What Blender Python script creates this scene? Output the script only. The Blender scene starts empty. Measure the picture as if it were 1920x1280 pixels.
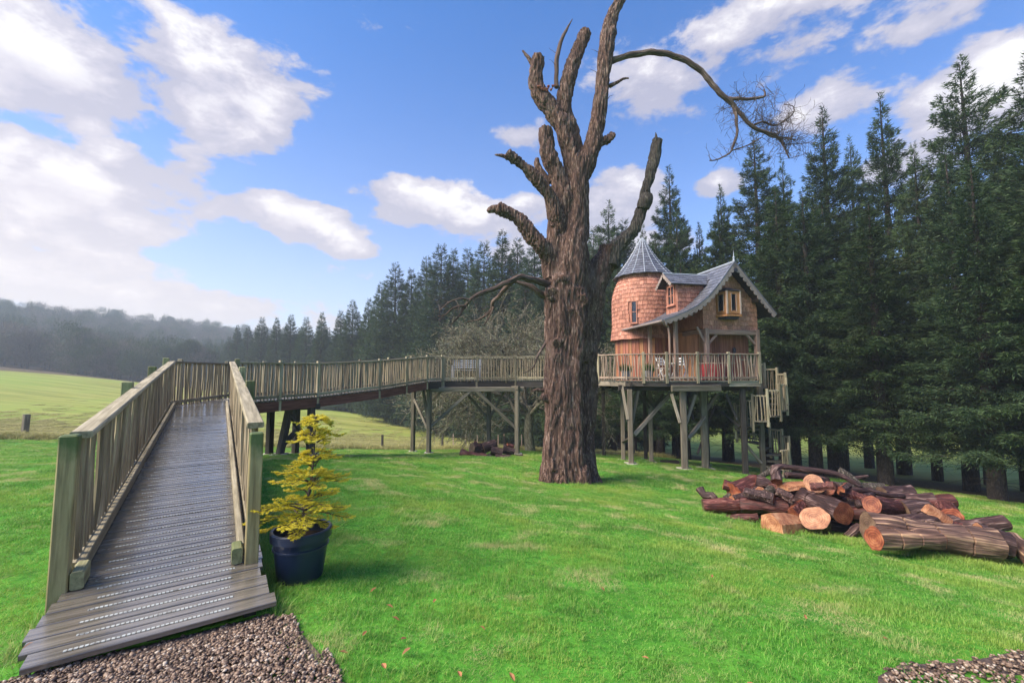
import bpy, bmesh, math, random
import numpy as np
from mathutils import Vector, Matrix, noise

random.seed(7)
RNG = np.random.default_rng(7)
SC = bpy.context.scene
COL = SC.collection
PI = math.pi

# ------------------------------------------------------------------ camera
PITCH = math.atan(60 / 800)
cam_d = bpy.data.cameras.new("camera")
cam = bpy.data.objects.new("camera", cam_d)
COL.objects.link(cam)
cam.location = (0, 0, 1.6)
cam.rotation_euler = (PI / 2 + PITCH, 0, 0)
cam_d.sensor_width = 36
cam_d.lens = 15.0
cam_d.clip_start = 0.05
cam_d.clip_end = 4000
SC.camera = cam

# ------------------------------------------------------------------ light
SUN_EL = math.radians(44)
SUN_AZ = math.radians(-112)          # compass angle from +Y towards +X of the direction TO the sun
sd = Vector((math.sin(SUN_AZ) * math.cos(SUN_EL), math.cos(SUN_AZ) * math.cos(SUN_EL), math.sin(SUN_EL)))
sun_l = bpy.data.lights.new("sun", 'SUN')
sun_l.energy = 4.6
sun_l.angle = math.radians(38)
sun_l.color = (1.0, 0.87, 0.69)
sun = bpy.data.objects.new("sun", sun_l)
COL.objects.link(sun)
sun.rotation_euler = (-sd).to_track_quat('-Z', 'Y').to_euler()

SKY_STRENGTH = 0.15
world = bpy.data.worlds.new("World")
SC.world = world
world.use_nodes = True
SC.view_settings.view_transform = 'Standard'
SC.view_settings.look = 'None'
SC.view_settings.gamma = 1
SC.view_settings.use_curve_mapping = False
SC.view_settings.exposure = 0.92
cy = SC.cycles
cy.max_bounces = 5
cy.diffuse_bounces = 3
cy.glossy_bounces = 2
cy.transmission_bounces = 3
cy.transparent_max_bounces = 4
cy.volume_bounces = 0
cy.use_adaptive_sampling = True
cy.adaptive_threshold = 0.02
cy.use_denoising = True
cy.caustics_reflective = False
cy.caustics_refractive = False


class NT:
    """small node-tree writer"""
    def __init__(s, tree):
        s.t = tree
        s.n = tree.nodes
        s.l = tree.links

    def node(s, kind, **kw):
        n = s.n.new(kind)
        for k, v in kw.items():
            setattr(n, k, v)
        return n

    def set(s, sock, v):
        if isinstance(v, bpy.types.NodeSocket):
            s.l.new(v, sock)
        elif v is not None:
            sock.default_value = v

    def math(s, op, a, b=0.5, c=0.0, clamp=False):
        n = s.node('ShaderNodeMath', operation=op, use_clamp=clamp)
        s.set(n.inputs[0], a)
        s.set(n.inputs[1], b)
        s.set(n.inputs[2], c)
        return n.outputs[0]

    def vmath(s, op, a, b=None, scale=None):
        n = s.node('ShaderNodeVectorMath', operation=op)
        s.set(n.inputs[0], a)
        if b is not None:
            s.set(n.inputs[1], b)
        if scale is not None:
            s.set(n.inputs['Scale'], scale)
        return n.outputs['Value'] if op in ('DOT_PRODUCT', 'LENGTH', 'DISTANCE') else n.outputs[0]

    def noise(s, vec, scale=5, detail=4, rough=0.55, dist=0.0, color=False):
        n = s.node('ShaderNodeTexNoise')
        s.set(n.inputs['Vector'], vec)
        n.inputs['Scale'].default_value = scale
        n.inputs['Detail'].default_value = detail
        n.inputs['Roughness'].default_value = rough
        n.inputs['Distortion'].default_value = dist
        return n.outputs['Color' if color else 'Fac']

    def ramp(s, fac, stops, interp='LINEAR'):
        n = s.node('ShaderNodeValToRGB')
        n.color_ramp.interpolation = interp
        e = n.color_ramp.elements
        while len(e) < len(stops):
            e.new(0.5)
        for el, (p, c) in zip(e, stops):
            el.position = p
            el.color = (c[0], c[1], c[2], 1) if isinstance(c, (tuple, list)) else (c, c, c, 1)
        s.set(n.inputs[0], fac)
        return n.outputs[0]

    def mix(s, fac, a, b, blend='MIX'):
        n = s.node('ShaderNodeMix', data_type='RGBA', blend_type=blend)
        n.clamp_factor = True
        s.set(n.inputs['Factor'], fac)
        for sock, v in ((n.inputs['A'], a), (n.inputs['B'], b)):
            if isinstance(v, (tuple, list)):
                v = (v[0], v[1], v[2], 1)
            s.set(sock, v)
        return n.outputs['Result']

    def maprange(s, v, a, b, c=0.0, d=1.0, kind='LINEAR'):
        n = s.node('ShaderNodeMapRange', interpolation_type=kind)
        s.set(n.inputs[0], v)
        for i, q in enumerate((a, b, c, d)):
            n.inputs[1 + i].default_value = q
        return n.outputs[0]


# ---- the sky: Nishita plus procedural cloud in direction space
def px_dir(px, py):
    """azimuth and elevation of a view direction"""
    x = (px - 960) / 800
    y = (640 - py) / 800
    d = Vector((x, math.cos(PITCH) - y * math.sin(PITCH), math.sin(PITCH) + y * math.cos(PITCH))).normalized()
    return math.atan2(d.x, d.y), math.asin(d.z)


def build_world():
    w = NT(world.node_tree)
    w.n.clear()
    out = w.node('ShaderNodeOutputWorld')
    bg = w.node('ShaderNodeBackground')
    bg.inputs['Strength'].default_value = SKY_STRENGTH
    sky = w.node('ShaderNodeTexSky', sky_type='NISHITA')
    sky.sun_disc = False
    sky.sun_elevation = SUN_EL
    sky.sun_rotation = SUN_AZ
    sky.altitude = 200
    sky.air_density = 1.0
    sky.dust_density = 0.4
    sky.ozone_density = 2.5
    tc = w.node('ShaderNodeTexCoord')
    gen = tc.outputs['Generated']
    sep = w.node('ShaderNodeSeparateXYZ')
    w.set(sep.inputs[0], gen)
    X, Y, Z = sep.outputs
    az = w.math('ARCTAN2', X, Y)
    el = w.math('ARCSINE', Z)
    # shape noise that frays the cloud edges
    nz = w.noise(w.vmath('MULTIPLY', gen, (1, 1, 1.8)), 4.2, 7, 0.56, 0.15)
    nz2 = w.noise(w.vmath('MULTIPLY', w.vmath('ADD', gen, (3.1, 1.7, 0.4)), (1, 1, 2.0)), 11, 8, 0.62, 0.25)
    frag = w.math('MULTIPLY_ADD', w.math('SUBTRACT', nz, 0.5), 2.6, w.math('MULTIPLY', w.math('SUBTRACT', nz2, 0.5), 1.5))
    clouds = [  # px, py, rx, ry, weight, puffiness
        (60, 120, 220, 90, 1.25), (420, 160, 170, 95, 1.0), (130, 385, 160, 85, 1.25), (20, 280, 130, 45, 1.05),
        (235, 300, 80, 28, 1.0), (350, 320, 90, 45, 0.75), (550, 410, 125, 38, 1.15), (640, 462, 60, 16, 0.9),
        (780, 375, 115, 34, 1.25), (900, 415, 100, 40, 0.85), (985, 385, 60, 28, 0.8), (1170, 370, 110, 48, 1.15),
        (1400, 70, 190, 70, 0.72), (1230, 165, 120, 62, 0.7), (1850, 165, 130, 68, 1.2), (1550, 200, 110, 45, 0.62),
        (985, 255, 60, 26, 0.7), (330, 60, 220, 60, 0.5), (1340, 345, 50, 24, 1.0), (60, 490, 300, 60, 0.7),
        (700, 60, 200, 40, 0.3), (1750, 30, 140, 36, 0.6), (560, 520, 190, 26, 0.6), (240, 565, 460, 40, 0.95),
        (1100, 470, 320, 30, 0.7), (1700, 330, 160, 70, 0.75)]
    ell = [(px_dir(px, py), (rx / 800 * 0.85 * math.cos(px_dir(px, py)[0]) ** 1.3 + 0.02, ry / 800 * math.cos(px_dir(px, py)[0]) + .01), wt)
           for px, py, rx, ry, wt in clouds]
    rr = random.Random(3)
    for k in range(16):     # the same broken cloud carries on round the rest of the sky
        ell.append(((1.25 + k * (2 * PI - 2.4) / 16, rr.uniform(0.1, 0.9)), (rr.uniform(.14, .26), rr.uniform(.05, .11)), rr.uniform(.6, 1.1)))
    dens = None
    low = None
    for (a0, e0), (ra, re), wt in ell:
        a0 = (a0 + PI) % (2 * PI) - PI
        da = w.math('MULTIPLY', w.math('SUBTRACT', az, a0), 1 / ra)
        de = w.math('MULTIPLY', w.math('SUBTRACT', el, e0), 1 / re)
        r2 = w.math('MULTIPLY_ADD', da, da, w.math('MULTIPLY', de, de))
        g = w.math('EXPONENT', w.math('MULTIPLY', r2, -0.8))
        g = w.math('MULTIPLY', g, wt)
        dens = g if dens is None else w.math('MAXIMUM', dens, g)
        lw = w.math('MULTIPLY', g, de)                  # where in its cloud: above or below the middle
        low = lw if low is None else w.math('ADD', low, lw)
    d = w.math('ADD', dens, w.math('MULTIPLY', frag, 0.78))
    cov = w.maprange(d, 0.38, 0.62, 0, 1, 'SMOOTHSTEP')
    core = w.maprange(d, 0.55, 1.15, 0, 1, 'SMOOTHSTEP')
    # clouds: lavender grey when thin or low, white on the puffed tops
    lit = w.math('ADD', w.math('MULTIPLY', core, 0.52), w.math('MULTIPLY', w.math('ADD', low, frag), 0.52), clamp=True)
    k = 1 / SKY_STRENGTH
    ccol = w.ramp(lit, [(0.0, (.37, .37, .47)), (0.35, (.52, .50, .57)), (0.7, (.80, .78, .78)), (1.0, (1.0, .985, .96))])
    ccol = w.vmath('SCALE', ccol, scale=k * 0.76)
    # a colour for clear sky: Nishita, cooled a little
    sk = w.mix(1.0, sky.outputs[0], (0.05, 0.50, 0.92), 'MULTIPLY')
    # pale warm veil low over the horizon, strongest towards the sun side
    hz = w.math('EXPONENT', w.math('MULTIPLY', w.math('MAXIMUM', el, 0.0), -4.2))
    side = w.maprange(az, -1.2, 0.5, 1.0, 0.6)
    hzf = w.math('MULTIPLY', hz, side)
    sk = w.mix(hzf, sk, (0.82 * k, 0.70 * k, 0.58 * k))
    glow = w.math('MULTIPLY', w.math('EXPONENT', w.math('MULTIPLY', w.math('MAXIMUM', el, 0.0), -4.5)), w.maprange(az, -1.1, 0.2, 1.0, 0.35))
    ccol = w.mix(glow, ccol, (0.84 * k, 0.72 * k, 0.60 * k))
    col = w.mix(w.math('MULTIPLY', cov, 0.93), sk, ccol)
    w.set(bg.inputs['Color'], col)
    w.l.new(bg.outputs[0], out.inputs['Surface'])


build_world()

# ------------------------------------------------------------------ places
def W(px, py, Y):
    """a point at world depth Y on the line of sight of a photograph pixel"""
    x = (px - 960) / 800
    y = (640 - py) / 800
    d1 = math.cos(PITCH) - y * math.sin(PITCH)
    s = Y / d1
    return Vector((x * s, Y, 1.6 + (math.sin(PITCH) + y * math.cos(PITCH)) * s))


GP = [(0, 0, 0), (-3, 3, 0), (-2.6, 2.2, 0), (0, 2.2, 0), (-1.6, 2.8, 0), (3, 2.4, -.08), (-1.8, 3.75, -.13), (-2.2, 3.7, -.1), (-5.6, 2, 0), (0, -4, 0.1),
      (-8, 6, -.1), (-5, 8, -.25), (-10, 10, -.5), (-6.2, 12.7, -.8), (1.6, 12, -1.36), (-3.4, 18, -1.72), (.2, 18, -1.74), (4.3, 16, -1.75), (6, 15.5, -1.85),
      (9.1, 17, -2.3), (5.5, 6, -.95), (4.4, 7.2, -1.0), (3.7, 8.4, -1.08), (8, 8, -1.3), (6.5, 9.5, -1.35), (12, 10, -1.9), (15.5, 13, -2.4), (18, 20, -3.4), (9, 30, -4.1),
      (24, 24, -4.0), (-23, 22, -1.75), (-15, 20, -1.9), (-8, 26, -3.0), (-2, 26, -3.0), (4, 26, -3.2), (2, 45, -6), (-32, 80, -5.4), (-54, 90, -4.2), (-33, 84, -6.2), (-48, 100, -5.6), (-90, 138, -4.5), (-11, 62, -6.3),
      (-81, 90, -.4), (-108, 90, 2.6), (-60, 50, -1.6), (-40, 40, -2.4), (-140, 60, 5), (-90, 30, 1),  (0, 90, -7), (40, 60, -6),
      (40, 15, -3.4), (80, 80, -6), (60, -20, -1), (-30, -20, 1), (-80, -40, 2), (0, -60, 1), (-300, 0, 5), (-300, 300, 12), (0, 300, -4), (300, 300, -4),
      (300, 0, -4), (300, -300, 0), (0, -300, 2), (-300, -300, 4), (-200, 160, 7), (-150, 130, 3)]
_gp = np.array(GP, float)


def _tps(r2):
    return 0.5 * r2 * np.log(r2 + 1e-9)


_n = len(_gp)
_A = np.zeros((_n + 3, _n + 3))
_d2 = ((_gp[:, None, :2] - _gp[None, :, :2]) ** 2).sum(-1)
_A[:_n, :_n] = _tps(_d2) + np.eye(_n) * 0.6
_A[:_n, _n:] = np.c_[np.ones(_n), _gp[:, :2]]
_A[_n:, :_n] = _A[:_n, _n:].T
_sol = np.linalg.solve(_A, np.r_[_gp[:, 2], 0, 0, 0])


def gz_arr(x, y):
    x = np.asarray(x, float)
    y = np.asarray(y, float)
    sh = x.shape
    x = x.ravel()
    y = y.ravel()
    xc = np.clip(x, -300, 300)
    yc = np.clip(y, -300, 300)
    out = np.zeros(len(x))
    for i in range(0, len(x), 20000):
        a = xc[i:i + 20000]
        b = yc[i:i + 20000]
        d2 = (a[:, None] - _gp[None, :, 0]) ** 2 + (b[:, None] - _gp[None, :, 1]) ** 2
        out[i:i + 20000] = _tps(d2) @ _sol[:_n] + _sol[_n] + _sol[_n + 1] * a + _sol[_n + 2] * b
    # wooded hill beyond the field, to the north-west
    t = x * 0.62 + y * -0.78                     # along the ridge
    q = x * -0.78 + y * 0.62                     # away from us
    ridge = 14 * np.exp(-((q - 400) / 130) ** 2) * (1 / (1 + np.exp((t + 260) / 90.0)) + 0.42)
    ridge += 5 * np.exp(-((q - 360) / 90) ** 2) * np.sin(t / 55 + 1)
    out = out + ridge * (q > 60) * np.clip((q - 60) / 160, 0, 1)
    # small lumps
    out = out + 0.018 * np.sin(x * 1.9 + 0.7 * np.sin(y * 1.1)) * np.sin(y * 1.5 + 1) + 0.012 * np.sin(x * 4.1 + y * 2.3)
    return out.reshape(sh)


def gz(x, y):
    return float(gz_arr(np.array([x]), np.array([y]))[0])


# ------------------------------------------------------------------ object helpers
def tag(o, label=None, cat=None, group=None, kind=None):
    if label:
        o['label'] = label
    if cat:
        o['category'] = cat
    if group:
        o['group'] = group
    if kind:
        o['kind'] = kind
    return o


def thing(name, label, cat, loc=(0, 0, 0), rz=0.0, group=None):
    o = bpy.data.objects.new(name, None)
    COL.objects.link(o)
    o.location = loc
    o.rotation_euler = (0, 0, rz)
    o.empty_display_size = 0.2
    return tag(o, label, cat, group)


def place(name, mesh, parent=None, mat4=None):
    """an object for a (shared) mesh; mat4 is in world space when the parent is an unrotated Empty"""
    o = bpy.data.objects.new(name, mesh)
    COL.objects.link(o)
    if parent is not None:
        o.parent = parent
        base = parent_origin(parent)
        if mat4 is not None:
            o.matrix_local = Matrix.Translation(-base) @ mat4
    elif mat4 is not None:
        o.matrix_world = mat4
    return o


def parent_origin(p):
    v = Vector(p.location)
    while p.parent:
        p = p.parent
        v = v + Vector(p.location)
    return v


def frame(d, up=Vector((0, 0, 1))):
    d = d.normalized()
    s = d.cross(up)
    if s.length < 1e-4:
        s = d.cross(Vector((0, 1, 0)))
    s.normalize()
    return s, s.cross(d).normalized()


class MB:
    """collects shapes in world space and links them as one mesh object"""
    def __init__(s):
        s.v, s.f, s.g, s.r, s.m = [], [], [], [], []

    def add(s, vs, fs, gs=None, rnd=None, mi=0):
        b = len(s.v)
        s.v += [tuple(v) for v in vs]
        s.f += [tuple(i + b for i in f) for f in fs]
        s.g += [tuple(g) for g in (gs or vs)]
        if rnd is None:
            rnd = random.random()
        s.r += [rnd] * len(vs)
        s.m += [mi] * len(fs)

    def beam(s, p0, p1, w, h, up=Vector((0, 0, 1)), ch=0.12, rnd=None, mi=0, taper=1.0, off=None):
        """bar of width w and height h with chamfered long edges"""
        p0, p1 = Vector(p0), Vector(p1)
        a, b = frame(p1 - p0, up)
        L = (p1 - p0).length
        c = min(w, h) * ch
        prof = [(w / 2 - c, h / 2), (w / 2, h / 2 - c), (w / 2, -h / 2 + c), (w / 2 - c, -h / 2), (-w / 2 + c, -h / 2), (-w / 2, -h / 2 + c), (-w / 2, h / 2 - c), (-w / 2 + c, h / 2)]
        o = off or (random.uniform(0, 50), random.uniform(0, 9))
        vs, gs = [], []
        for e, (p, k) in enumerate(((p0, 1), (p1, taper))):
            for (x, y) in prof:
                vs.append(p + a * x * k + b * y * k)
                gs.append((o[0] + e * L, x + o[1], y))
        n = 8
        fs = [(i, (i + 1) % n, n + (i + 1) % n, n + i) for i in range(n)]
        fs += [tuple(range(n - 1, -1, -1)), tuple(range(n, 2 * n))]
        s.add(vs, fs, gs, rnd, mi)

    def box(s, c, size, M=None, rnd=None, mi=0):
        c = Vector(c)
        hx, hy, hz = [q / 2 for q in size]
        ax = sorted(range(3), key=lambda i: -size[i])
        o = random.uniform(0, 50)
        vs, gs = [], []
        for x in (-hx, hx):
            for y in (-hy, hy):
                for z in (-hz, hz):
                    l = Vector((x, y, z))
                    gs.append((l[ax[0]] + o, l[ax[1]], l[ax[2]]))
                    if M is not None:
                        l = M @ l
                    vs.append(c + l)
        fs = [(0, 1, 3, 2), (4, 6, 7, 5), (0, 4, 5, 1), (2, 3, 7, 6), (0, 2, 6, 4), (1, 5, 7, 3)]
        s.add(vs, fs, gs, rnd, mi)

    def tube(s, pts, rad, n=10, caps=True, wob=0.0, rnd=None, mi=0, seed=None, squash=None):
        pts = [Vector(p) for p in pts]
        if not hasattr(rad, '__len__'):
            rad = [rad] * len(pts)
        sd_ = random.uniform(0, 99) if seed is None else seed
        vs, gs = [], []
        L = 0.0
        a = None
        for i, p in enumerate(pts):
            if i == 0:
                t = pts[1] - pts[0]
            elif i == len(pts) - 1:
                t = pts[-1] - pts[-2]
            else:
                t = (pts[i + 1] - pts[i]).normalized() + (pts[i] - pts[i - 1]).normalized()
            t.normalize()
            if i:
                L += (p - pts[i - 1]).length
            if a is None:
                a, b = frame(t)
            else:
                a = (a - t * a.dot(t)).normalized()
                b = t.cross(a) * -1
                b = a.cross(t) * 1
            for k in range(n):
                th = 2 * PI * k / n
                r = rad[i]
                if wob:
                    r *= 1 + wob * noise.noise(Vector((math.cos(th) * 1.4 + sd_, math.sin(th) * 1.4, L * 1.6 / max(.05, rad[0]) * 0.35)))
                    r *= 1 + wob * 0.45 * noise.noise(Vector((math.cos(th) * 5 + sd_, math.sin(th) * 5, L * 2.2 / max(.05, rad[0]) * 0.35)))
                q = a * math.cos(th) * r + b * math.sin(th) * r
                if squash:
                    q.z *= squash
                vs.append(p + q)
                gs.append((L + sd_, math.cos(th) * rad[0], math.sin(th) * rad[0]))
        fs = []
        for i in range(len(pts) - 1):
            for k in range(n):
                fs.append((i * n + k, (i + 1) * n + k, (i + 1) * n + (k + 1) % n, i * n + (k + 1) % n))
        if caps:
            fs.append(tuple(range(n)))
            fs.append(tuple((len(pts) - 1) * n + k for k in range(n - 1, -1, -1)))
        s.add(vs, fs, gs, rnd, mi)

    def lathe(s, c, prof, n=24, rnd=None, mi=0, close=False):
        """prof: list of (radius, z) about the vertical through c"""
        c = Vector(c)
        vs, gs = [], []
        for (r, z) in prof:
            for k in range(n):
                th = 2 * PI * k / n
                vs.append(c + Vector((r * math.cos(th), r * math.sin(th), z)))
                gs.append((z, th * r, r))
        fs = []
        for i in range(len(prof) - 1):
            for k in range(n):
                fs.append((i * n + k, i * n + (k + 1) % n, (i + 1) * n + (k + 1) % n, (i + 1) * n + k))
        if close:
            fs.append(tuple(range(n - 1, -1, -1)))
            fs.append(tuple((len(prof) - 1) * n + k for k in range(n)))
        s.add(vs, fs, gs, rnd, mi)

    def poly(s, pts, thick, nrm=None, rnd=None, mi=0):
        """flat outline pts (world) extruded by thick along its normal"""
        pts = [Vector(p) for p in pts]
        if nrm is None:
            nrm = (pts[1] - pts[0]).cross(pts[2] - pts[0]).normalized()
        q = [p + nrm * thick for p in pts]
        n = len(pts)
        fs = [tuple(range(n - 1, -1, -1)), tuple(range(n, 2 * n))]
        fs += [(i, (i + 1) % n, n + (i + 1) % n, n + i) for i in range(n)]
        o = random.uniform(0, 40)
        s.add(pts + q, fs, [(p.z + o, p.x, p.y) for p in pts + q], rnd, mi)

    def mesh(s, name, mats, origin=Vector((0, 0, 0)), smooth=False, rot=None):
        me = bpy.data.meshes.new(name)
        o = Vector(origin)
        me.from_pydata([(v[0] - o.x, v[1] - o.y, v[2] - o.z) for v in s.v], [], s.f)
        for m in (mats if isinstance(mats, (list, tuple)) else [mats]):
            me.materials.append(m)
        a = me.attributes.new('gc', 'FLOAT_VECTOR', 'POINT')
        a.data.foreach_set('vector', np.array(s.g, 'f').ravel())
        b = me.attributes.new('rnd', 'FLOAT', 'POINT')
        b.data.foreach_set('value', np.array(s.r, 'f'))
        me.polygons.foreach_set('material_index', s.m)
        if smooth:
            me.polygons.foreach_set('use_smooth', [True] * len(me.polygons))
            if smooth != 2:
                me.set_sharp_from_angle(angle=math.radians(48))
        me.update()
        return me

    def build(s, name, mats, parent=None, smooth=False):
        base = parent_origin(parent) if parent is not None else Vector((0, 0, 0))
        me = s.mesh(name, mats, base, smooth)
        o = bpy.data.objects.new(name, me)
        COL.objects.link(o)
        if parent is not None:
            o.parent = parent
        return o


def np_mesh(name, v, f, mats, rnd=None, gc=None, smooth=False):
    """numpy vertices and equal-sized faces as a mesh"""
    me = bpy.data.meshes.new(name)
    v = np.asarray(v, 'f')
    f = np.asarray(f, 'i')
    k = f.shape[1]
    me.vertices.add(len(v))
    me.vertices.foreach_set('co', v.ravel())
    me.loops.add(f.size)
    me.loops.foreach_set('vertex_index', f.ravel())
    me.polygons.add(len(f))
    me.polygons.foreach_set('loop_start', np.arange(0, f.size, k, dtype='i'))
    me.polygons.foreach_set('loop_total', np.full(len(f), k, 'i'))
    if smooth:
        me.polygons.foreach_set('use_smooth', np.ones(len(f), bool))
    for m in (mats if isinstance(mats, (list, tuple)) else [mats]):
        me.materials.append(m)
    if rnd is not None:
        me.attributes.new('rnd', 'FLOAT', 'POINT').data.foreach_set('value', np.asarray(rnd, 'f'))
    if gc is not None:
        me.attributes.new('gc', 'FLOAT_VECTOR', 'POINT').data.foreach_set('vector', np.asarray(gc, 'f').ravel())
    me.update(calc_edges=True)
    return me


def slivers(P, D, ln, wd, rnd_, bend=None):
    """one thin triangle per row: base at P, tip along D"""
    n = len(P)
    D = D / (np.linalg.norm(D, axis=1, keepdims=True) + 1e-9)
    R = RNG.normal(size=(n, 3))
    S = np.cross(D, R)
    S /= (np.linalg.norm(S, axis=1, keepdims=True) + 1e-9)
    v = np.empty((n, 3, 3))
    v[:, 0] = P - S * wd[:, None] * .5
    v[:, 1] = P + S * wd[:, None] * .5
    v[:, 2] = P + D * ln[:, None]
    return v.reshape(-1, 3), np.arange(3 * n).reshape(-1, 3), np.repeat(rnd_, 3)

# ------------------------------------------------------------------ materials
def new_mat(name):
    m = bpy.data.materials.new(name)
    m.use_nodes = True
    t = NT(m.node_tree)
    p = m.node_tree.nodes['Principled BSDF']
    return m, t, p


def attr(t, name, out='Vector'):
    return t.node('ShaderNodeAttribute', attribute_name=name).outputs[out]


def rnd_of(t):
    """a random number per piece: attribute plus the object's own"""
    oi = t.node('ShaderNodeObjectInfo').outputs['Random']
    return t.math('FRACT', t.math('ADD', t.math('MULTIPLY', oi, 7.31), attr(t, 'rnd', 'Fac')))


def grain_vec(t, along, across):
    oi = t.node('ShaderNodeObjectInfo').outputs['Random']
    g = t.vmath('MULTIPLY', attr(t, 'gc'), (along, across, across))
    return t.vmath('ADD', g, t.vmath('SCALE', (37.0, 11.0, 5.0), scale=oi))


def bump(t, p, h, strength, dist):
    b = t.node('ShaderNodeBump')
    b.inputs['Strength'].default_value = strength
    b.inputs['Distance'].default_value = dist
    t.set(b.inputs['Height'], h)
    t.set(p.inputs['Normal'], b.outputs[0])


def wood(name, dark, mid, light, rough=0.75, green=0.0, gcol=(.07, .10, .03), wet=0.0, vary=0.5, along=1.5, across=30, bs=0.5, spec=0.3):
    m, t, p = new_mat(name)
    g = t.noise(grain_vec(t, along, across), 1.0, 6, 0.62, 0.3)
    blot = t.noise(grain_vec(t, 2.2, 3.0), 1.0, 4, 0.6)
    c = t.ramp(g, [(0.28, dark), (0.5, mid), (0.75, light)])
    r = rnd_of(t)
    c = t.mix(1.0, c, t.ramp(r, [(0, 1 - vary), (0.5, 1.0), (1, 1 + vary * .6)]), 'MULTIPLY')
    c = t.mix(t.maprange(blot, .45, .75, 0, .45), c, tuple(q * .45 for q in mid))
    if green:
        pos = t.node('ShaderNodeNewGeometry').outputs['Position']
        gn = t.noise(pos, 2.3, 5, 0.6)
        c = t.mix(t.maprange(gn, .62 - green * .3, .85 - green * .2, 0, min(1, green * 1.2)), c, gcol)
    t.set(p.inputs['Base Color'], c)
    if wet:
        wn = t.noise(t.node('ShaderNodeNewGeometry').outputs['Position'], 3.0, 4, 0.55)
        t.set(p.inputs['Roughness'], t.math('MULTIPLY_ADD', t.maprange(wn, .35, .62), -wet, t.math('MULTIPLY_ADD', g, .12, rough)))
    else:
        t.set(p.inputs['Roughness'], t.maprange(g, 0, 1, rough - .1, rough + .15))
    p.inputs['Specular IOR Level'].default_value = spec
    bump(t, p, g, bs, 0.006)
    return m


def plain(name, col, rough=0.6, vary=0.15, metal=0.0, scale=8, spec=0.4):
    m, t, p = new_mat(name)
    pos = t.node('ShaderNodeTexCoord').outputs['Object']
    n = t.noise(pos, scale, 5, .6)
    lo = tuple(q * (1 - vary) for q in col)
    hi = tuple(q * (1 + vary) for q in col)
    t.set(p.inputs['Base Color'], t.ramp(n, [(0.3, lo), (0.7, hi)]))
    t.set(p.inputs['Roughness'], t.maprange(n, .3, .7, rough - .08, rough + .08))
    p.inputs['Metallic'].default_value = metal
    p.inputs['Specular IOR Level'].default_value = spec
    bump(t, p, n, .15, .004)
    return m


M = {}
M['rail'] = wood('weathered_rail_wood', (.13, .11, .07), (.33, .285, .19), (.52, .46, .34), .72, green=.04, gcol=(.14, .14, .05))
M['post'] = wood('green_post_wood', (.13, .12, .065), (.30, .29, .16), (.42, .41, .25), .7, green=.6, gcol=(.09, .14, .035))
M['stick'] = wood('baluster_wood', (.12, .09, .06), (.31, .25, .165), (.50, .42, .30), .75, green=.2, gcol=(.14, .15, .07), vary=.42)
M['stick_pink'] = wood('deck_baluster_wood', (.13, .085, .065), (.32, .235, .185), (.50, .40, .32), .75, green=.2, gcol=(.20, .21, .12), vary=.4)
M['plank'] = wood('wet_plank_wood', (.05, .043, .034), (.15, .13, .105), (.25, .22, .18), .22, wet=.15, vary=.3, across=38, bs=.5, spec=.9, green=.25, gcol=(.07, .075, .04))
M['beam_red'] = wood('red_brown_beam_wood', (.04, .016, .012), (.13, .05, .04), (.24, .11, .09), .6)
M['beam_grey'] = wood('grey_beam_wood', (.05, .045, .035), (.155, .135, .10), (.27, .24, .185), .75, green=.1)
M['beam_dark'] = wood('dark_beam_wood', (.018, .014, .013), (.05, .042, .038), (.10, .09, .08), .7)
M['leg'] = wood('pale_leg_wood', (.12, .095, .075), (.28, .235, .185), (.44, .385, .31), .75, green=.08)
M['cedar'] = wood('cedar_shingle_wood', (.16, .055, .04), (.45, .19, .13), (.70, .40, .30), .7, vary=.34, along=3, across=22)
M['cedar_gable'] = wood('gable_shingle_wood', (.24, .085, .055), (.52, .23, .15), (.72, .41, .30), .7, vary=.3, along=3, across=22)
M['board'] = wood('red_cedar_board', (.10, .03, .02), (.30, .11, .07), (.50, .23, .145), .6, vary=.32)
M['board_orange'] = wood('orange_board', (.20, .07, .03), (.46, .21, .10), (.66, .38, .20), .5, vary=.22)
M['timber'] = wood('pale_porch_timber', (.17, .10, .075), (.34, .22, .17), (.50, .35, .28), .7, vary=.15)
M['barge'] = wood('silvered_bargeboard', (.15, .115, .105), (.29, .235, .215), (.44, .37, .34), .7, vary=.12)
M['slate'] = wood('grey_roof_shingle', (.06, .065, .085), (.125, .13, .16), (.22, .23, .28), .42, vary=.35, along=2, across=20, spec=.6)
M['lead'] = plain('lead_flashing', (.36, .40, .47), .4, .12, spec=.6)
M['lead_dark'] = plain('dark_lead', (.05, .05, .065), .4, .3)
M['window_wood'] = wood('oiled_window_wood', (.25, .09, .03), (.48, .21, .08), (.62, .32, .15), .45, vary=.1)
M['frame_pale'] = wood('pale_window_frame', (.35, .22, .17), (.58, .42, .34), (.7, .55, .46), .6, vary=.1)
M['white'] = plain('white_paint', (.72, .72, .72), .5, .08)
M['red'] = plain('red_stain', (.32, .04, .045), .5, .25)
M['concrete'] = plain('pale_concrete', (.42, .40, .35), .85, .2)
M['pot'] = plain('blue_black_plastic', (.012, .022, .055), .36, .15, scale=3, spec=.55)
M['soil'] = plain('dark_compost', (.03, .018, .012), .95, .5, scale=40)
M['planter_grey'] = plain('grey_planter', (.30, .31, .33), .5, .12)


pl_ = M['plank'].node_tree.nodes['Principled BSDF']
pl_.inputs['Coat Weight'].default_value = .75
pl_.inputs['Coat Roughness'].default_value = .16


def glass_mat():
    m, t, p = new_mat('dark_window_glass')
    p.inputs['Base Color'].default_value = (.015, .018, .025, 1)
    p.inputs['Roughness'].default_value = .06
    p.inputs['Specular IOR Level'].default_value = .9
    return m


M['glass'] = glass_mat()


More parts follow.
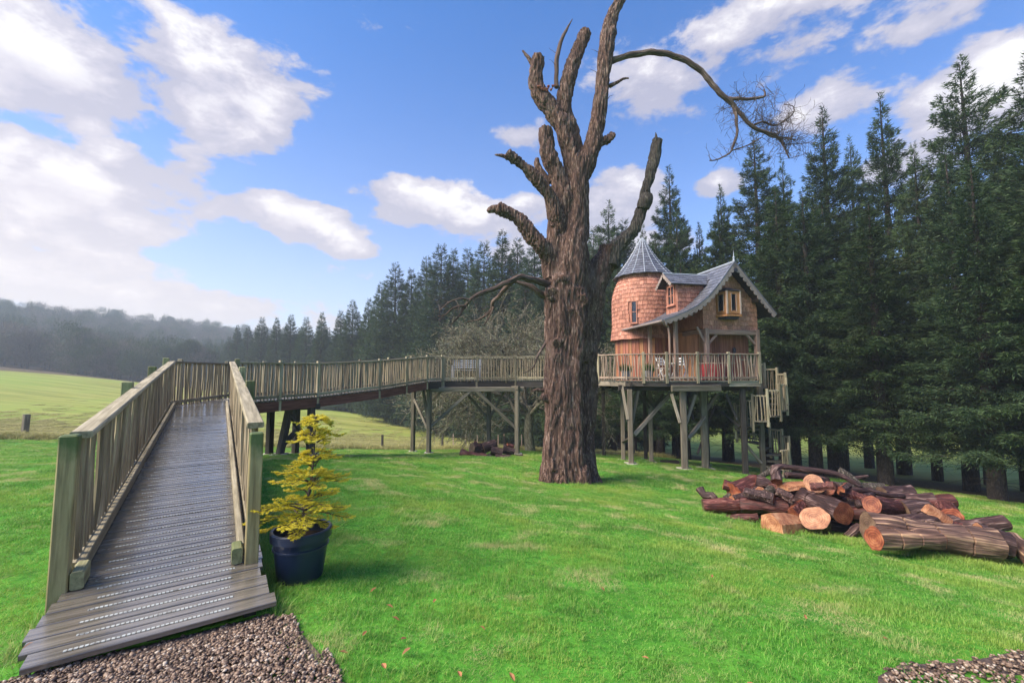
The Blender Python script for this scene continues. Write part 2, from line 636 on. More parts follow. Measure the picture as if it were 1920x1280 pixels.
def bark(name, dark, mid, light, sc=(17, 17, 2.3), lichen=0.0, lcol=(.22, .25, .18), gcoord=False, bd=.05, rough=.88):
    m, t, p = new_mat(name)
    if gcoord:
        v = grain_vec(t, sc[2], sc[0])
    else:
        v = t.vmath('MULTIPLY', t.node('ShaderNodeTexCoord').outputs['Object'], sc)
    warp = t.noise(v, .6, 3, .5, color=True)
    v2 = t.vmath('ADD', v, t.vmath('SCALE', warp, scale=1.3))
    n1 = t.noise(v2, 1.0, 2, .5)
    fur = t.maprange(t.math('ABSOLUTE', t.math('SUBTRACT', n1, .5)), 0.0, 0.14, 0, 1, 'SMOOTHSTEP')
    n2 = t.noise(v2, 2.3, 2, .5)
    fur2 = t.maprange(t.math('ABSOLUTE', t.math('SUBTRACT', n2, .5)), 0.0, 0.16, 0, 1, 'SMOOTHSTEP')
    fur = t.math('MULTIPLY', fur, t.math('MULTIPLY_ADD', fur2, .5, .5))
    fine = t.noise(v2, 4.5, 6, .65)
    h = t.math('ADD', t.math('MULTIPLY', fur, .55), t.math('MULTIPLY', fine, .6))
    c = t.ramp(h, [(.18, dark), (.62, mid), (1.0, light)])
    big = t.noise(t.node('ShaderNodeTexCoord').outputs['Object'], 1.1, 4, .6)
    c = t.mix(t.maprange(big, .45, .7, 0, .55), c, tuple(q * .5 for q in mid))
    big2 = t.noise(t.vmath('ADD', t.node('ShaderNodeTexCoord').outputs['Object'], (9, 3, 1)), 1.7, 5, .65)
    c = t.mix(t.maprange(big2, .54, .72, 0, .3), c, tuple(q * .8 for q in light))
    if lichen:
        ln = t.noise(t.node('ShaderNodeTexCoord').outputs['Object'], 2.0, 6, .65)
        c = t.mix(t.math('MULTIPLY', t.maprange(ln, .66 - lichen * .25, .8, 0, .8), t.maprange(h, .4, .8)), c, lcol)
    if gcoord:
        r = rnd_of(t)
        c = t.mix(1.0, c, t.ramp(r, [(0, (.75, .68, .68)), (.5, (1, 1, 1)), (1, (1.25, 1.15, 1.05))]), 'MULTIPLY')
    t.set(p.inputs['Base Color'], c)
    p.inputs['Roughness'].default_value = rough
    p.inputs['Specular IOR Level'].default_value = .3
    bump(t, p, h, 1.0, bd)
    return m


M['bark'] = bark('dead_oak_bark', (.022, .012, .010), (.20, .115, .09), (.58, .44, .365), lichen=.34, lcol=(.15, .16, .07))
M['bark_grey'] = bark('grey_oak_bark', (.03, .024, .02), (.12, .10, .085), (.27, .245, .20), lichen=.5, lcol=(.17, .19, .13))
M['bark_limb'] = bark('limb_bark', (.035, .024, .022), (.15, .105, .09), (.34, .275, .235), sc=(14, 14, 2.2), gcoord=True, bd=.02)
M['bark_twig'] = bark('twig_bark', (.05, .035, .03), (.13, .10, .09), (.24, .20, .18), sc=(20, 20, 4), gcoord=True, bd=.005)
M['log_bark'] = bark('log_bark', (.012, .006, .007), (.085, .048, .046), (.34, .25, .23), sc=(13, 13, 2.4), gcoord=True, bd=.02, rough=.6)
M['log_red'] = bark('log_bark_reddish', (.018, .006, .005), (.115, .036, .032), (.34, .17, .14), sc=(13, 13, 2.4), gcoord=True, bd=.015, rough=.55)
M['log_strip'] = bark('stripped_log_wood', (.025, .014, .012), (.19, .115, .09), (.68, .46, .28), sc=(11, 11, .8), gcoord=True, bd=.015, rough=.6)
M['con_bark'] = bark('conifer_bark', (.015, .011, .010), (.055, .042, .037), (.11, .09, .08), sc=(10, 10, 3), bd=.02)
M['lichen_bark'] = bark('lichened_bark', (.06, .05, .035), (.22, .21, .155), (.44, .44, .34), sc=(10, 10, 4), gcoord=True, bd=.01)


def cut_face(name, a, b, c_):
    m, t, p = new_mat(name)
    g = attr(t, 'gc')
    n = t.noise(t.vmath('SCALE', g, scale=14), 1, 4, .6)
    ln = t.math('ADD', t.vmath('LENGTH', g), t.math('MULTIPLY', n, .03))
    ring = t.math('SINE', t.math('MULTIPLY', ln, 190))
    blotch = t.noise(t.vmath('SCALE', g, scale=7), 1.0, 4, .6)
    col = t.ramp(t.math('ADD', blotch, t.math('MULTIPLY', ring, .045)), [(.3, a), (.5, b), (.72, c_)])
    col = t.mix(t.maprange(t.math('ABSOLUTE', t.math('SINE', t.math('MULTIPLY', ln, 75))), .0, .35, .22, 0), col, a)
    col = t.mix(1.0, col, t.ramp(rnd_of(t), [(0, .6), (1, 1.1)]), 'MULTIPLY')
    t.set(p.inputs['Base Color'], col)
    p.inputs['Roughness'].default_value = .55
    bump(t, p, ring, .25, .003)
    return m


M['cut'] = cut_face('cut_wood_orange', (.08, .02, .012), (.27, .07, .035), (.50, .21, .10))
M['cut_pale'] = cut_face('cut_wood_pale', (.15, .05, .025), (.36, .155, .075), (.54, .31, .17))
M['cut_dull'] = cut_face('cut_wood_dull', (.05, .03, .02), (.15, .09, .06), (.27, .18, .12))


def leafy(name, stops, rough=.6, trans=.35, world_scale=None, patch=None):
    """foliage: colour by the blade's own random number"""
    m, t, p = new_mat(name)
    r = attr(t, 'rnd', 'Fac')
    oi = t.node('ShaderNodeObjectInfo').outputs['Random']
    c = t.ramp(t.math('FRACT', r), stops)
    c = t.mix(1.0, c, t.ramp(oi, [(0, .80), (1, 1.2)]), 'MULTIPLY')
    if patch:
        pos = t.node('ShaderNodeNewGeometry').outputs['Position']
        for (sc, lo, hi, amt, pc) in patch:
            n = t.noise(pos, sc, 4, .6)
            c = t.mix(t.maprange(n, lo, hi, 0, amt), c, pc)
    t.set(p.inputs['Base Color'], c)
    p.inputs['Roughness'].default_value = rough
    p.inputs['Specular IOR Level'].default_value = .25
    if trans:
        tr = t.node('ShaderNodeBsdfTranslucent')
        t.set(tr.inputs['Color'], c)
        mx = t.node('ShaderNodeMixShader')
        mx.inputs[0].default_value = trans
        t.l.new(p.outputs[0], mx.inputs[1])
        t.l.new(tr.outputs[0], mx.inputs[2])
        out = m.node_tree.nodes['Material Output']
        t.l.new(mx.outputs[0], out.inputs['Surface'])
    return m


GRASS_PATCH = [(0.6, .46, .62, .8, (.38, .50, .10)), (1.4, .53, .65, .85, (.64, .58, .28)), (3.2, .52, .7, .5, (.06, .22, .03)), (.33, .53, .70, .5, (.06, .28, .025))]
M['grass'] = leafy('lawn_grass', [(0, (.08, .24, .03)), (.45, (.17, .42, .06)), (.8, (.28, .54, .10)), (.95, (.44, .54, .16)), (1, (.56, .50, .22))], .5, .4, patch=GRASS_PATCH)
M['rough_grass'] = leafy('rough_field_grass', [(0, (.22, .25, .06)), (.5, (.36, .35, .12)), (1, (.52, .44, .22))], .7, .25)
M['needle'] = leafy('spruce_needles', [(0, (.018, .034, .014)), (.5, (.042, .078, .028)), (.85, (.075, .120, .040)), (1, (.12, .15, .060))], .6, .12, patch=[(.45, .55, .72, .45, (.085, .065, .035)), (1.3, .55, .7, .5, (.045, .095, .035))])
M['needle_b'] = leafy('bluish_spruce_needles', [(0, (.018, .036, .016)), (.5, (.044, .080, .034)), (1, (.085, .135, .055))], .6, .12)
M['wood_crown'] = leafy('winter_wood_twigs', [(0, (.06, .052, .048)), (.5, (.13, .115, .095)), (1, (.20, .185, .13))], .8, .1)
M['lichen'] = leafy('lichen_tufts', [(0, (.11, .11, .065)), (.4, (.22, .225, .14)), (1, (.48, .50, .34))], .85, .2)
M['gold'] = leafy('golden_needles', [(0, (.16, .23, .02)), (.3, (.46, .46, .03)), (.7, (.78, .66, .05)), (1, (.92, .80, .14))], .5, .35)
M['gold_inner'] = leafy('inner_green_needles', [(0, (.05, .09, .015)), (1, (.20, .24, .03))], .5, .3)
M['green_leaf'] = leafy('planter_leaves', [(0, (.03, .09, .02)), (1, (.09, .20, .04))], .5, .3)
M['dead_leaf'] = leafy('fallen_leaf_brown', [(0, (.20, .07, .03)), (1, (.42, .20, .09))], .6, .15)


def ground_mat():  # lawn, field and forest floor by zone
    m, t, p = new_mat('ground_turf')
    pos = t.node('ShaderNodeNewGeometry').outputs['Position']
    zone = attr(t, 'zone', 'Fac')
    fine = t.noise(pos, 9, 6, .65)
    mid = t.noise(pos, 1.3, 4, .6)
    lawn = t.ramp(fine, [(.3, (.03, .13, .015)), (.55, (.08, .27, .03)), (.8, (.15, .37, .05))])
    lawn = t.mix(t.maprange(mid, .5, .75, 0, .45), lawn, (.13, .26, .03))
    streak = t.noise(t.vmath('MULTIPLY', t.vmath('ADD', pos, (0, 0, 0)), (.05, .45, .3)), 1.0, 6, .65, .6)
    blot = t.noise(pos, .05, 5, .6)
    field = t.ramp(streak, [(.28, (.16, .19, .04)), (.5, (.27, .29, .07)), (.68, (.38, .37, .12))])
    field = t.mix(t.maprange(blot, .42, .66, 0, .6), field, (.22, .34, .06))
    forest = t.ramp(fine, [(.3, (.05, .04, .025)), (.7, (.17, .13, .08))])
    c = t.mix(t.maprange(zone, 0, 1), lawn, field)
    c = t.mix(t.maprange(zone, 1, 2), c, forest)
    t.set(p.inputs['Base Color'], c)
    p.inputs['Roughness'].default_value = .95
    p.inputs['Specular IOR Level'].default_value = .1
    bump(t, p, fine, .6, .05)
    return m


M['ground'] = ground_mat()


def gravel_mat():
    m, t, p = new_mat('gravel_stone')
    r = attr(t, 'rnd', 'Fac')
    n = t.noise(attr(t, 'gc'), 60, 4, .6)
    c = t.ramp(r, [(0, (.05, .03, .02)), (.3, (.14, .088, .062)), (.6, (.25, .165, .115)), (.88, (.36, .26, .19)), (1, (.60, .52, .43))])
    c = t.mix(t.maprange(n, .3, .8, 0, .4), c, (.05, .04, .035))
    t.set(p.inputs['Base Color'], c)
    p.inputs['Roughness'].default_value = .5
    p.inputs['Specular IOR Level'].default_value = .4
    return m


M['gravel'] = gravel_mat()
M['gravel_base'] = plain('gravel_bed', (.085, .06, .05), .9, .6, scale=60)


def strip_mat():
    m, t, p = new_mat('anti_slip_strip')
    g = attr(t, 'gc')
    sp = t.node('ShaderNodeSeparateXYZ')
    t.set(sp.inputs[0], g)
    d = t.math('GREATER_THAN', t.math('SINE', t.math('MULTIPLY', sp.outputs[0], 2 * PI / .022)), -.55)
    n = t.noise(t.vmath('MULTIPLY', g, (14, 40, 40)), 1, 4, .7)
    f = t.math('MULTIPLY', d, t.maprange(n, .34, .5))
    t.set(p.inputs['Base Color'], t.mix(t.math('MULTIPLY', f, .8), (.12, .115, .105), (.50, .54, .53)))
    p.inputs['Roughness'].default_value = .7
    return m


M['strip'] = strip_mat()


def algae_post():
    """sawn post with green algae running down from its top"""
    m, t, p = new_mat('algae_topped_post')
    g = attr(t, 'gc')
    sp = t.node('ShaderNodeSeparateXYZ')
    t.set(sp.inputs[0], g)
    gr = t.noise(grain_vec(t, 2, 34), 1, 6, .6, .3)
    c = t.ramp(gr, [(.25, (.15, .11, .055)), (.5, (.33, .27, .13)), (.78, (.48, .41, .23))])
    n = t.noise(t.vmath('MULTIPLY', g, (5, 9, 9)), 1, 5, .65)
    top = t.math('ADD', sp.outputs[0], t.math('MULTIPLY', n, .35))
    c = t.mix(t.maprange(top, 1.22, 1.38, 0, .85), c, (.045, .10, .022))
    c = t.mix(t.maprange(n, .58, .75, 0, .35), c, (.17, .155, .06))
    c = t.mix(t.maprange(top, .38, .22, 0, .8), c, (.07, .06, .045))
    t.set(p.inputs['Base Color'], c)
    p.inputs['Roughness'].default_value = .7
    bump(t, p, gr, .5, .006)
    return m


M['algae_post'] = algae_post()
M['post_cap'] = plain('algae_cap', (.05, .085, .03), .8, .4, scale=20)


def haze_mat():
    m = bpy.data.materials.new('haze_air')
    m.use_nodes = True
    t = NT(m.node_tree)
    t.n.clear()
    out = t.node('ShaderNodeOutputMaterial')
    v = t.node('ShaderNodeVolumePrincipled')
    v.inputs['Color'].default_value = (.78, .89, 1.0, 1)
    v.inputs['Density'].default_value = 0.0012
    v.inputs['Anisotropy'].default_value = 0.1
    t.l.new(v.outputs[0], out.inputs['Volume'])
    return m


M['haze'] = haze_mat()

# ------------------------------------------------------------------ ground
def interp(x, pts):
    return np.interp(x, [p[0] for p in pts], [p[1] for p in pts])


LAWN_EDGE = [(-60, 12), (-40, 16.5), (-24, 21.2), (-8.5, 27.6), (2, 28), (14, 28), (60, 28)]
FOREST = [(-150, 190), (-90, 138), (-68, 120), (-48, 100), (-33, 84), (-20, 70), (-11, 62), (-2, 50), (4, 40), (9, 31), (12, 25), (13, 20.5), (14.8, 18.5), (15.6, 16.5), (15.8, 14), (17.5, 11), (22, 5), (30, -10)]


def forest_dist(x, y):
    """signed distance to the forest edge, positive inside the trees"""
    x = np.asarray(x, float)
    y = np.asarray(y, float)
    best = np.full(x.shape, 1e9)
    sgn = np.zeros(x.shape)
    for (ax, ay), (bx, by) in zip(FOREST[:-1], FOREST[1:]):
        ex, ey = bx - ax, by - ay
        t = np.clip(((x - ax) * ex + (y - ay) * ey) / (ex * ex + ey * ey), 0, 1)
        dx, dy = x - (ax + t * ex), y - (ay + t * ey)
        d = np.hypot(dx, dy)
        s_ = np.sign(ex * dy - ey * dx)
        sgn = np.where(d < best, s_, sgn)
        best = np.minimum(best, d)
    return best * sgn


def build_ground():
    n = 300
    k = np.linspace(-1, 1, n)
    s_ = np.sinh(k * 6.4) / np.sinh(6.4)
    xs = s_ * 1500
    ys = s_ * 1500 + 9
    X, Y = np.meshgrid(xs, ys)
    Z = gz_arr(X, Y)
    v = np.stack([X, Y, Z], -1).reshape(-1, 3)
    i = np.arange(n * n).reshape(n, n)
    f = np.stack([i[:-1, :-1], i[:-1, 1:], i[1:, 1:], i[1:, :-1]], -1).reshape(-1, 4)
    x, y = v[:, 0], v[:, 1]
    le = interp(x, LAWN_EDGE)
    zone = np.clip((y - le) / .5, 0, 1)
    fd = forest_dist(x, y)
    zone = np.where(fd > -0.3, 1 + np.clip((fd + 1) / 1.5, 0, 1), zone)
    zone = np.where((fd > 5.5) & (x > 2), np.maximum(1, 2 - (fd - 5.5) / 2), zone)  # field colour begins among the trees, painting shaded ground between trunks brighter
    q = x * -0.78 + y * 0.62
    zone = np.where((q > 128), np.maximum(zone, 1 + np.clip((q - 128) / 4, 0, 1)), zone)
    me = np_mesh('ground', v, f, M['ground'], smooth=True)
    me.attributes.new('zone', 'FLOAT', 'POINT').data.foreach_set('value', zone.astype('f'))
    o = place('ground', me)
    tag(o, 'mown green lawn dropping away to a rough yellow field and the dark forest floor', 'ground', kind='structure')


build_ground()

# ------------------------------------------------------------------ gravel beds
GRAVEL_L = [(-2.66, 2.32), (-1.62, 3.0), (-1.46, 2.92), (-1.07, 2.5), (-.9, 2.32), (-.6, 1.8), (-.3, .8), (-3.2, .8), (-3.6, 1.6)]
GRAVEL_R = [(1.95, 2.40), (2.16, 2.51), (2.6, 2.60), (3.17, 2.80), (3.9, 3.1), (4.6, 3.3), (4.6, 1.0), (1.5, 1.0), (1.6, 2.0)]


def in_poly(x, y, P):
    inside = np.zeros(x.shape, bool)
    j = len(P) - 1
    for i in range(len(P)):
        xi, yi = P[i]
        xj, yj = P[j]
        c = ((yi > y) != (yj > y)) & (x < (xj - xi) * (y - yi) / (yj - yi + 1e-12) + xi)
        inside ^= c
        j = i
    return inside


def gravel(name, P, label, n):
    bm = MB()
    c = [Vector((x, y, gz(x, y) + .012)) for x, y in P]
    bm.poly([p - Vector((0, 0, .03)) for p in c], .034, Vector((0, 0, 1)))
    bed = bm.build('gravel_bed', M['gravel_base'])
    tag(bed, 'dark bed under the ' + label, 'gravel bed', kind='structure')
    t = bmesh.new()
    bmesh.ops.create_icosphere(t, subdivisions=1, radius=1)
    bv = np.array([v.co[:] for v in t.verts])
    bf = np.array([[v.index for v in f.verts] for f in t.faces])
    t.free()
    xs = [p[0] for p in P]
    ys = [p[1] for p in P]
    x = RNG.uniform(min(xs), max(xs), n * 4)
    y = RNG.uniform(max(min(ys), 1.4), max(ys), n * 4)
    wob = .03 * np.sin(x * 31 + y * 17)
    k = in_poly(x + wob, y + wob, P)
    x, y = x[k][:n], y[k][:n]
    m = len(x)
    z = gz_arr(x, y) + RNG.uniform(.008, .026, m)
    sz = RNG.uniform(.006, .0135, m) * RNG.uniform(.8, 1.2, m)
    sc = np.stack([sz * RNG.uniform(.8, 1.5, m), sz * RNG.uniform(.7, 1.1, m), sz * RNG.uniform(.4, .75, m)], -1)
    th = RNG.uniform(0, 2 * PI, m)
    ti = RNG.normal(0, .35, m)
    V = bv[None] * sc[:, None] * (1 + RNG.uniform(-.22, .22, (m, len(bv), 1)))
    vz = V[..., 2] * np.cos(ti)[:, None] + V[..., 0] * np.sin(ti)[:, None]
    vx = V[..., 0] * np.cos(ti)[:, None] - V[..., 2] * np.sin(ti)[:, None]
    ct, st = np.cos(th)[:, None], np.sin(th)[:, None]
    V = np.stack([vx * ct - V[..., 1] * st, vx * st + V[..., 1] * ct, vz], -1) + np.stack([x, y, z], -1)[:, None]
    F = bf[None] + (np.arange(m) * len(bv))[:, None, None]
    gc = np.repeat(RNG.uniform(0, 50, (m, 1, 3)), len(bv), 1).reshape(-1, 3) + V.reshape(-1, 3)
    me = np_mesh('gravel', V.reshape(-1, 3), F.reshape(-1, 3), M['gravel'], rnd=np.repeat(RNG.random(m), len(bv)), gc=gc)
    tag(place('gravel', me), label, 'gravel', kind='stuff')


gravel('gravel', GRAVEL_L, 'brown and grey gravel at the foot of the wooden ramp', 27000)
gravel('gravel', GRAVEL_R, 'brown gravel patch at the bottom corner of the lawn', 10000)

# ------------------------------------------------------------------ ramp and walkway
RD = Vector((-.569, .822, 0)).normalized()      # along the ramp
RN = Vector((.822, .569, 0)).normalized()       # across it, to the right


def ramp_h(s):
    return .055 + (s - 3.33) * (.80 / 9.2)


def ramp_p(s, t, dz=0.0):
    p = RD * s + RN * t
    return Vector((p.x, p.y, ramp_h(s) + dz))


NEAR = [Vector(p) for p in ((-6.94, 10.6, .85), (-5.94, 13.2, .88), (-4.65, 15.2, 1.03), (-3.45, 17.6, 1.26), (-2.95, 18.1, 1.28), (-1.45, 18.35, 1.3), (.2, 18.5, 1.3), (2.1, 18.3, 1.32), (3.55, 17.35, 1.33))]
FAR = [Vector(p) for p in ((-7.76, 9.75, .84), (-8.45, 12.7, .86), (-7.15, 14.2, .9), (-5.65, 16.0, 1.03), (-4.35, 18.6, 1.26), (-3.5, 19.35, 1.28), (-1.5, 19.6, 1.3), (.2, 19.75, 1.3), (2.6, 19.6, 1.32), (4.1, 18.9, 1.33))]

STRUT = {}


def bar_mesh(name, L, w, h, mat, variants=1, key=None, ch=.12):
    """shared beam meshes lying along +X from the origin"""
    k = key or (name, round(L, 3), w, h, mat.name)
    if k not in STRUT:
        l = []
        for _ in range(variants):
            b = MB()
            b.beam((0, 0, 0), (L, 0, 0), w, h, ch=ch)
            l.append(b.mesh(name, mat))
        STRUT[k] = l
    return random.choice(STRUT[k])


def stick_mesh(name, L, r, mat, variants=5, wav=.018, n=6):
    k = (name, round(L, 2), r, mat.name)
    if k not in STRUT:
        l = []
        for _ in range(variants):
            b = MB()
            ph = random.uniform(0, 6)
            A = random.uniform(.3, 1) * wav
            pts = [(A * math.sin(ph + z * 4.2), A * math.cos(ph * 1.3 + z * 3.1), z * L) for z in (0, .2, .4, .6, .8, 1.0)]
            b.tube(pts, [r * random.uniform(.85, 1.15) for _ in pts], n=n, wob=.12)
            l.append(b.mesh(name, mat, smooth=True))
        STRUT[k] = l
    return random.choice(STRUT[k])


def post_mesh(name, L, w, mat, cap):
    k = (name, round(L, 2), w, mat.name, cap)
    if k not in STRUT:
        b = MB()
        h = w / 2
        c = w * .08
        prof = [(h - c, h), (h, h - c), (h, -h + c), (h - c, -h), (-h + c, -h), (-h, -h + c), (-h, h - c), (-h + c, h)]
        rows = [(0, 1), (L * .33, .99), (L * .66, 1.0), (L, 1.0)]
        if cap == 'pyramid':
            rows += [(L + w * .22, .25)]
        if cap == 'bevel':
            rows += [(L + w * .10, .8)]
        vs, gs = [], []
        for z, q in rows:
            for x, y in prof:
                vs.append((x * q, y * q, z))
                gs.append((z, x, y))
        n = 8
        fs = []
        for i in range(len(rows) - 1):
            fs += [(i * n + j, i * n + (j + 1) % n, (i + 1) * n + (j + 1) % n, (i + 1) * n + j) for j in range(n)]
        fs = [tuple(reversed(f)) for f in fs]
        fs += [tuple(range(n)), tuple((len(rows) - 1) * n + j for j in range(n - 1, -1, -1))]
        b.add(vs, fs, gs)
        STRUT[k] = [b.mesh(name, mat)]
    return STRUT[k][0]


def mat_along(p0, p1, roll=0.0):
    d = (p1 - p0).normalized()
    s, u = frame(d)
    R = Matrix((d, s * -1, u)).transposed()
    return Matrix.Translation(p0) @ R.to_4x4() @ Matrix.Rotation(roll, 4, 'X')


def build_walkway():
    root = thing('boardwalk', 'long wooden ramp and raised boardwalk with wet ribbed planks climbing to the treehouse', 'boardwalk', (-2.2, 3.0, 0))
    # planks of the sloping ramp, one by one
    s = 3.36
    k = 0
    variants = [bar_mesh('plank', 1.2, .127, .034, M['plank'], 1, key=('plank', i)) for i in range(6)]
    while s < 12.55:
        l = (-.86 if k > 8 else -.78) + random.uniform(-.02, .03) if k > 5 else [-.77, -.81, -.83, -.81, -.80, -.78][k]
        r = .36 + random.uniform(-.015, .02) if k > 5 else [.40, .37, .37, .34, .36, .37][k]
        if s > 12.3:
            l = -.84
        p0, p1 = ramp_p(s + .065, l, random.uniform(-.002, .002)), ramp_p(s + .065, r, random.uniform(-.002, .002))
        A = mat_along(p0, p1)
        A = A @ Matrix.Rotation(0.085, 4, 'X')
        o = place('plank', variants[k % 6], root, A @ Matrix.Diagonal(((r - l) / 1.2, 1, 1, 1)))
        if s < 10.8:
            a, b = -.60 + random.uniform(-.03, .03), .13 + random.uniform(-.02, .03)
            q0 = ramp_p(s + .065, a, .0185)
            m = bar_mesh('grip_strip', .76, .017, .004, M['strip'], 1, key=('strip', k % 4), ch=.05)
            place('grip_strip', m, root, mat_along(q0, ramp_p(s + .065, b, .0185)) @ Matrix.Rotation(.085, 4, 'X'))
        s += .1345
        k += 1
    # landing and second leg: planks across between the two edges
    seg = []
    for i in range(80):
        u = i / 79
        seg.append(u)

    def poly_at(P, u):
        L = [0]
        for a, b in zip(P[:-1], P[1:]):
            L.append(L[-1] + (b - a).length)
        x = u * L[-1]
        for i in range(len(P) - 1):
            if x <= L[i + 1] + 1e-6:
                return P[i].lerp(P[i + 1], (x - L[i]) / (L[i + 1] - L[i]))
        return P[-1].copy()
    N = 104
    for i in range(N):
        u = (i + .5) / N
        a, b = poly_at(FAR, u), poly_at(NEAR, u)
        e = (b - a).normalized() * .06
        bm = MB()
        bm.beam(a - e, b + e, .15 if i > 20 else .13, .034)
        bm.build('plank', M['plank'], root)
    # side beams under the planks
    for P, off in ((NEAR, 1), (FAR, -1)):
        for a, b in zip(P[:-1], P[1:]):
            bm = MB()
            e = (b - a).normalized() * .02
            red = a.x < -3.5
            bm.beam(a - Vector((0, 0, .165)) - e, b - Vector((0, 0, .165)) + e, .07, .27, ch=.06)
            bm.build('side_beam', M['beam_red'] if red else M['beam_dark'], root)
    for t in (-.74, .26, -.24):
        bm = MB()
        bm.beam(ramp_p(3.5, t, -.09), ramp_p(12.6, t, -.13), .07, .16, ch=.06)
        bm.build('side_beam', M['beam_dark'], root)
    for t in (-.70, .24):
        for s in (6.5, 9.2, 11.9):
            p = ramp_p(s, t, -.1)
            q = Vector((p.x, p.y, gz(p.x, p.y) - .1))
            bm = MB()
            bm.beam(p, q, .1, .1)
            bm.build('ramp_post', M['beam_grey'], root)
    return root


walk = build_walkway()


def railing(name, label, P, posts, H=1.02, sp=.115, ext=.0, stick=None, top=(.11, .045), wpost=.10, post_mat=None, cap='bevel', rail_mat=None, post_up=.07,
            post_down=.25, bottom=.10, r=.019, cat='railing', group=None, out=0.0, wav=.014, skip_first=False):
    """P: deck-level points; posts: extra post stations as (segment, fraction)"""
    root = thing(name, label, cat, tuple(P[0]), group=group)
    stick = stick or M['stick']
    rail_mat = rail_mat or M['rail']
    post_mat = post_mat or M['rail']
    Z = Vector((0, 0, 1))
    for a, b in zip(P[:-1], P[1:]):
        d = b - a
        sd_, _ = frame(d)
        e = d.normalized() * .012
        bm = MB()
        bm.beam(a + Z * H - e, b + Z * H + e, top[0], top[1], ch=.18)
        bm.build('top_rail', rail_mat, root)
        if bottom:
            bm = MB()
            bm.beam(a + Z * bottom - e, b + Z * bottom + e, .05, .075, ch=.15)
            bm.build('bottom_rail', rail_mat, root)
        n = max(1, int(d.length / sp))
        for i in range(n):
            f = (i + .5 + random.uniform(-.16, .16)) / n
            p = a.lerp(b, f) + sd_ * random.uniform(-.004, .004)
            m = stick_mesh('baluster', H - .02 + ext, r, stick, wav=wav)
            z0 = .0 - ext
            A = Matrix.Translation(p + Z * z0) @ Matrix.Rotation(random.uniform(-.018, .018), 4, 'X') @ Matrix.Rotation(random.uniform(-.022, .022), 4, 'Y') @ Matrix.Rotation(random.uniform(0, 6.28), 4, 'Z')
            place('baluster', m, root, A)
    for (i, f) in posts:
        a, b = P[i], P[min(i + 1, len(P) - 1)]
        p = a.lerp(b, f)
        j = min(i, len(P) - 2)
        sd_, _ = frame(P[j + 1] - P[j])
        rz = math.atan2((P[j + 1] - P[j]).y, (P[j + 1] - P[j]).x)
        m = post_mesh('post', H + post_up + post_down, wpost, post_mat, cap)
        place('post', m, root, Matrix.Translation(p + sd_ * out - Z * post_down) @ Matrix.Rotation(rz, 4, 'Z'))
    return root


LEFT = [ramp_p(4.33, -.775), ramp_p(12.45, -.775)]
RIGHT = [ramp_p(4.30, .30), ramp_p(12.66, .30)]
LEFT[1] = FAR[0].copy()
RIGHT[1] = NEAR[0].copy()
rl = railing('railing', 'pale mossy railing along the outer, field side of the sloping ramp', LEFT, [(0, .34), (0, .66), (0, .985)], out=-.10, wpost=.11, sp=.108, r=.022,
             top=(.125, .05), post_mat=M['post'], post_up=.09, bottom=.095, wav=.009)
rr_ = railing('railing', 'short foreshortened railing between the sloping ramp and the potted conifer', RIGHT, [(0, .34), (0, .66), (0, .985)], out=.10, wpost=.11, sp=.108, r=.022,
              top=(.125, .05), post_mat=M['post'], post_up=.09, bottom=.095, wav=.009)
for par, s0, t0, side in ((rl, 4.18, -.805, -1), (rr_, 4.02, .29, 1)):
    b = MB()
    p = ramp_p(s0, t0)
    x, y = p.x, p.y
    zt = 1.20 if side < 0 else 1.15
    g0 = gz(x, y) - .05
    pm = post_mesh('end_post', zt - g0 - .03, .10 if side < 0 else .093, M['algae_post'], 'bevel')
    place('end_post', pm, par, Matrix.Translation(Vector((x, y, g0))) @ Matrix.Rotation(math.atan2(RD.y, RD.x), 4, 'Z'))
    b.beam(ramp_p(s0 - .06 if side < 0 else s0 - .02, t0 - side * .095, .085), ramp_p(s0 + .12, t0 - side * .095, .085), .07, .12, ch=.15)
    o = b.build('rail_stub', M['post'], par)
    b = MB()
    b.beam(ramp_p(s0 + .1, (-.735 if side < 0 else .225), .075), ramp_p(12.3, (-.735 if side < 0 else .245), .075), .045, .10, ch=.15)
    b.build('skirt_rail', M['rail'], par)
railing('railing', 'weathered railing of close upright sticks on the near side of the bending boardwalk', NEAR[:5], [(0, .5), (0, .98), (1, .97), (2, .5), (2, .97), (3, .98)], ext=.10, sp=.104, wpost=.085, post_down=.30, r=.0215)
railing('railing', 'level boardwalk railing running in behind the dead oak trunk', NEAR[4:], [(0, .04), (0, .96), (1, .97), (2, .9), (3, .9)], ext=.10, sp=.098, wpost=.085, post_down=.30, r=.020)
railing('railing', 'weathered railing on the far side of the boardwalk, closing off the end of the ramp', FAR[:6], [(0, .12), (0, .98), (1, .5), (1, .98), (2, .98), (3, .5), (3, .98)], ext=.06, sp=.112, wpost=.085, r=.024)
railing('railing', 'far side railing of the level boardwalk behind the pale bench', FAR[5:], [(0, .1), (0, .96), (1, .97), (2, .98), (3, .5)], ext=.06, sp=.15, wpost=.085, r=.017)


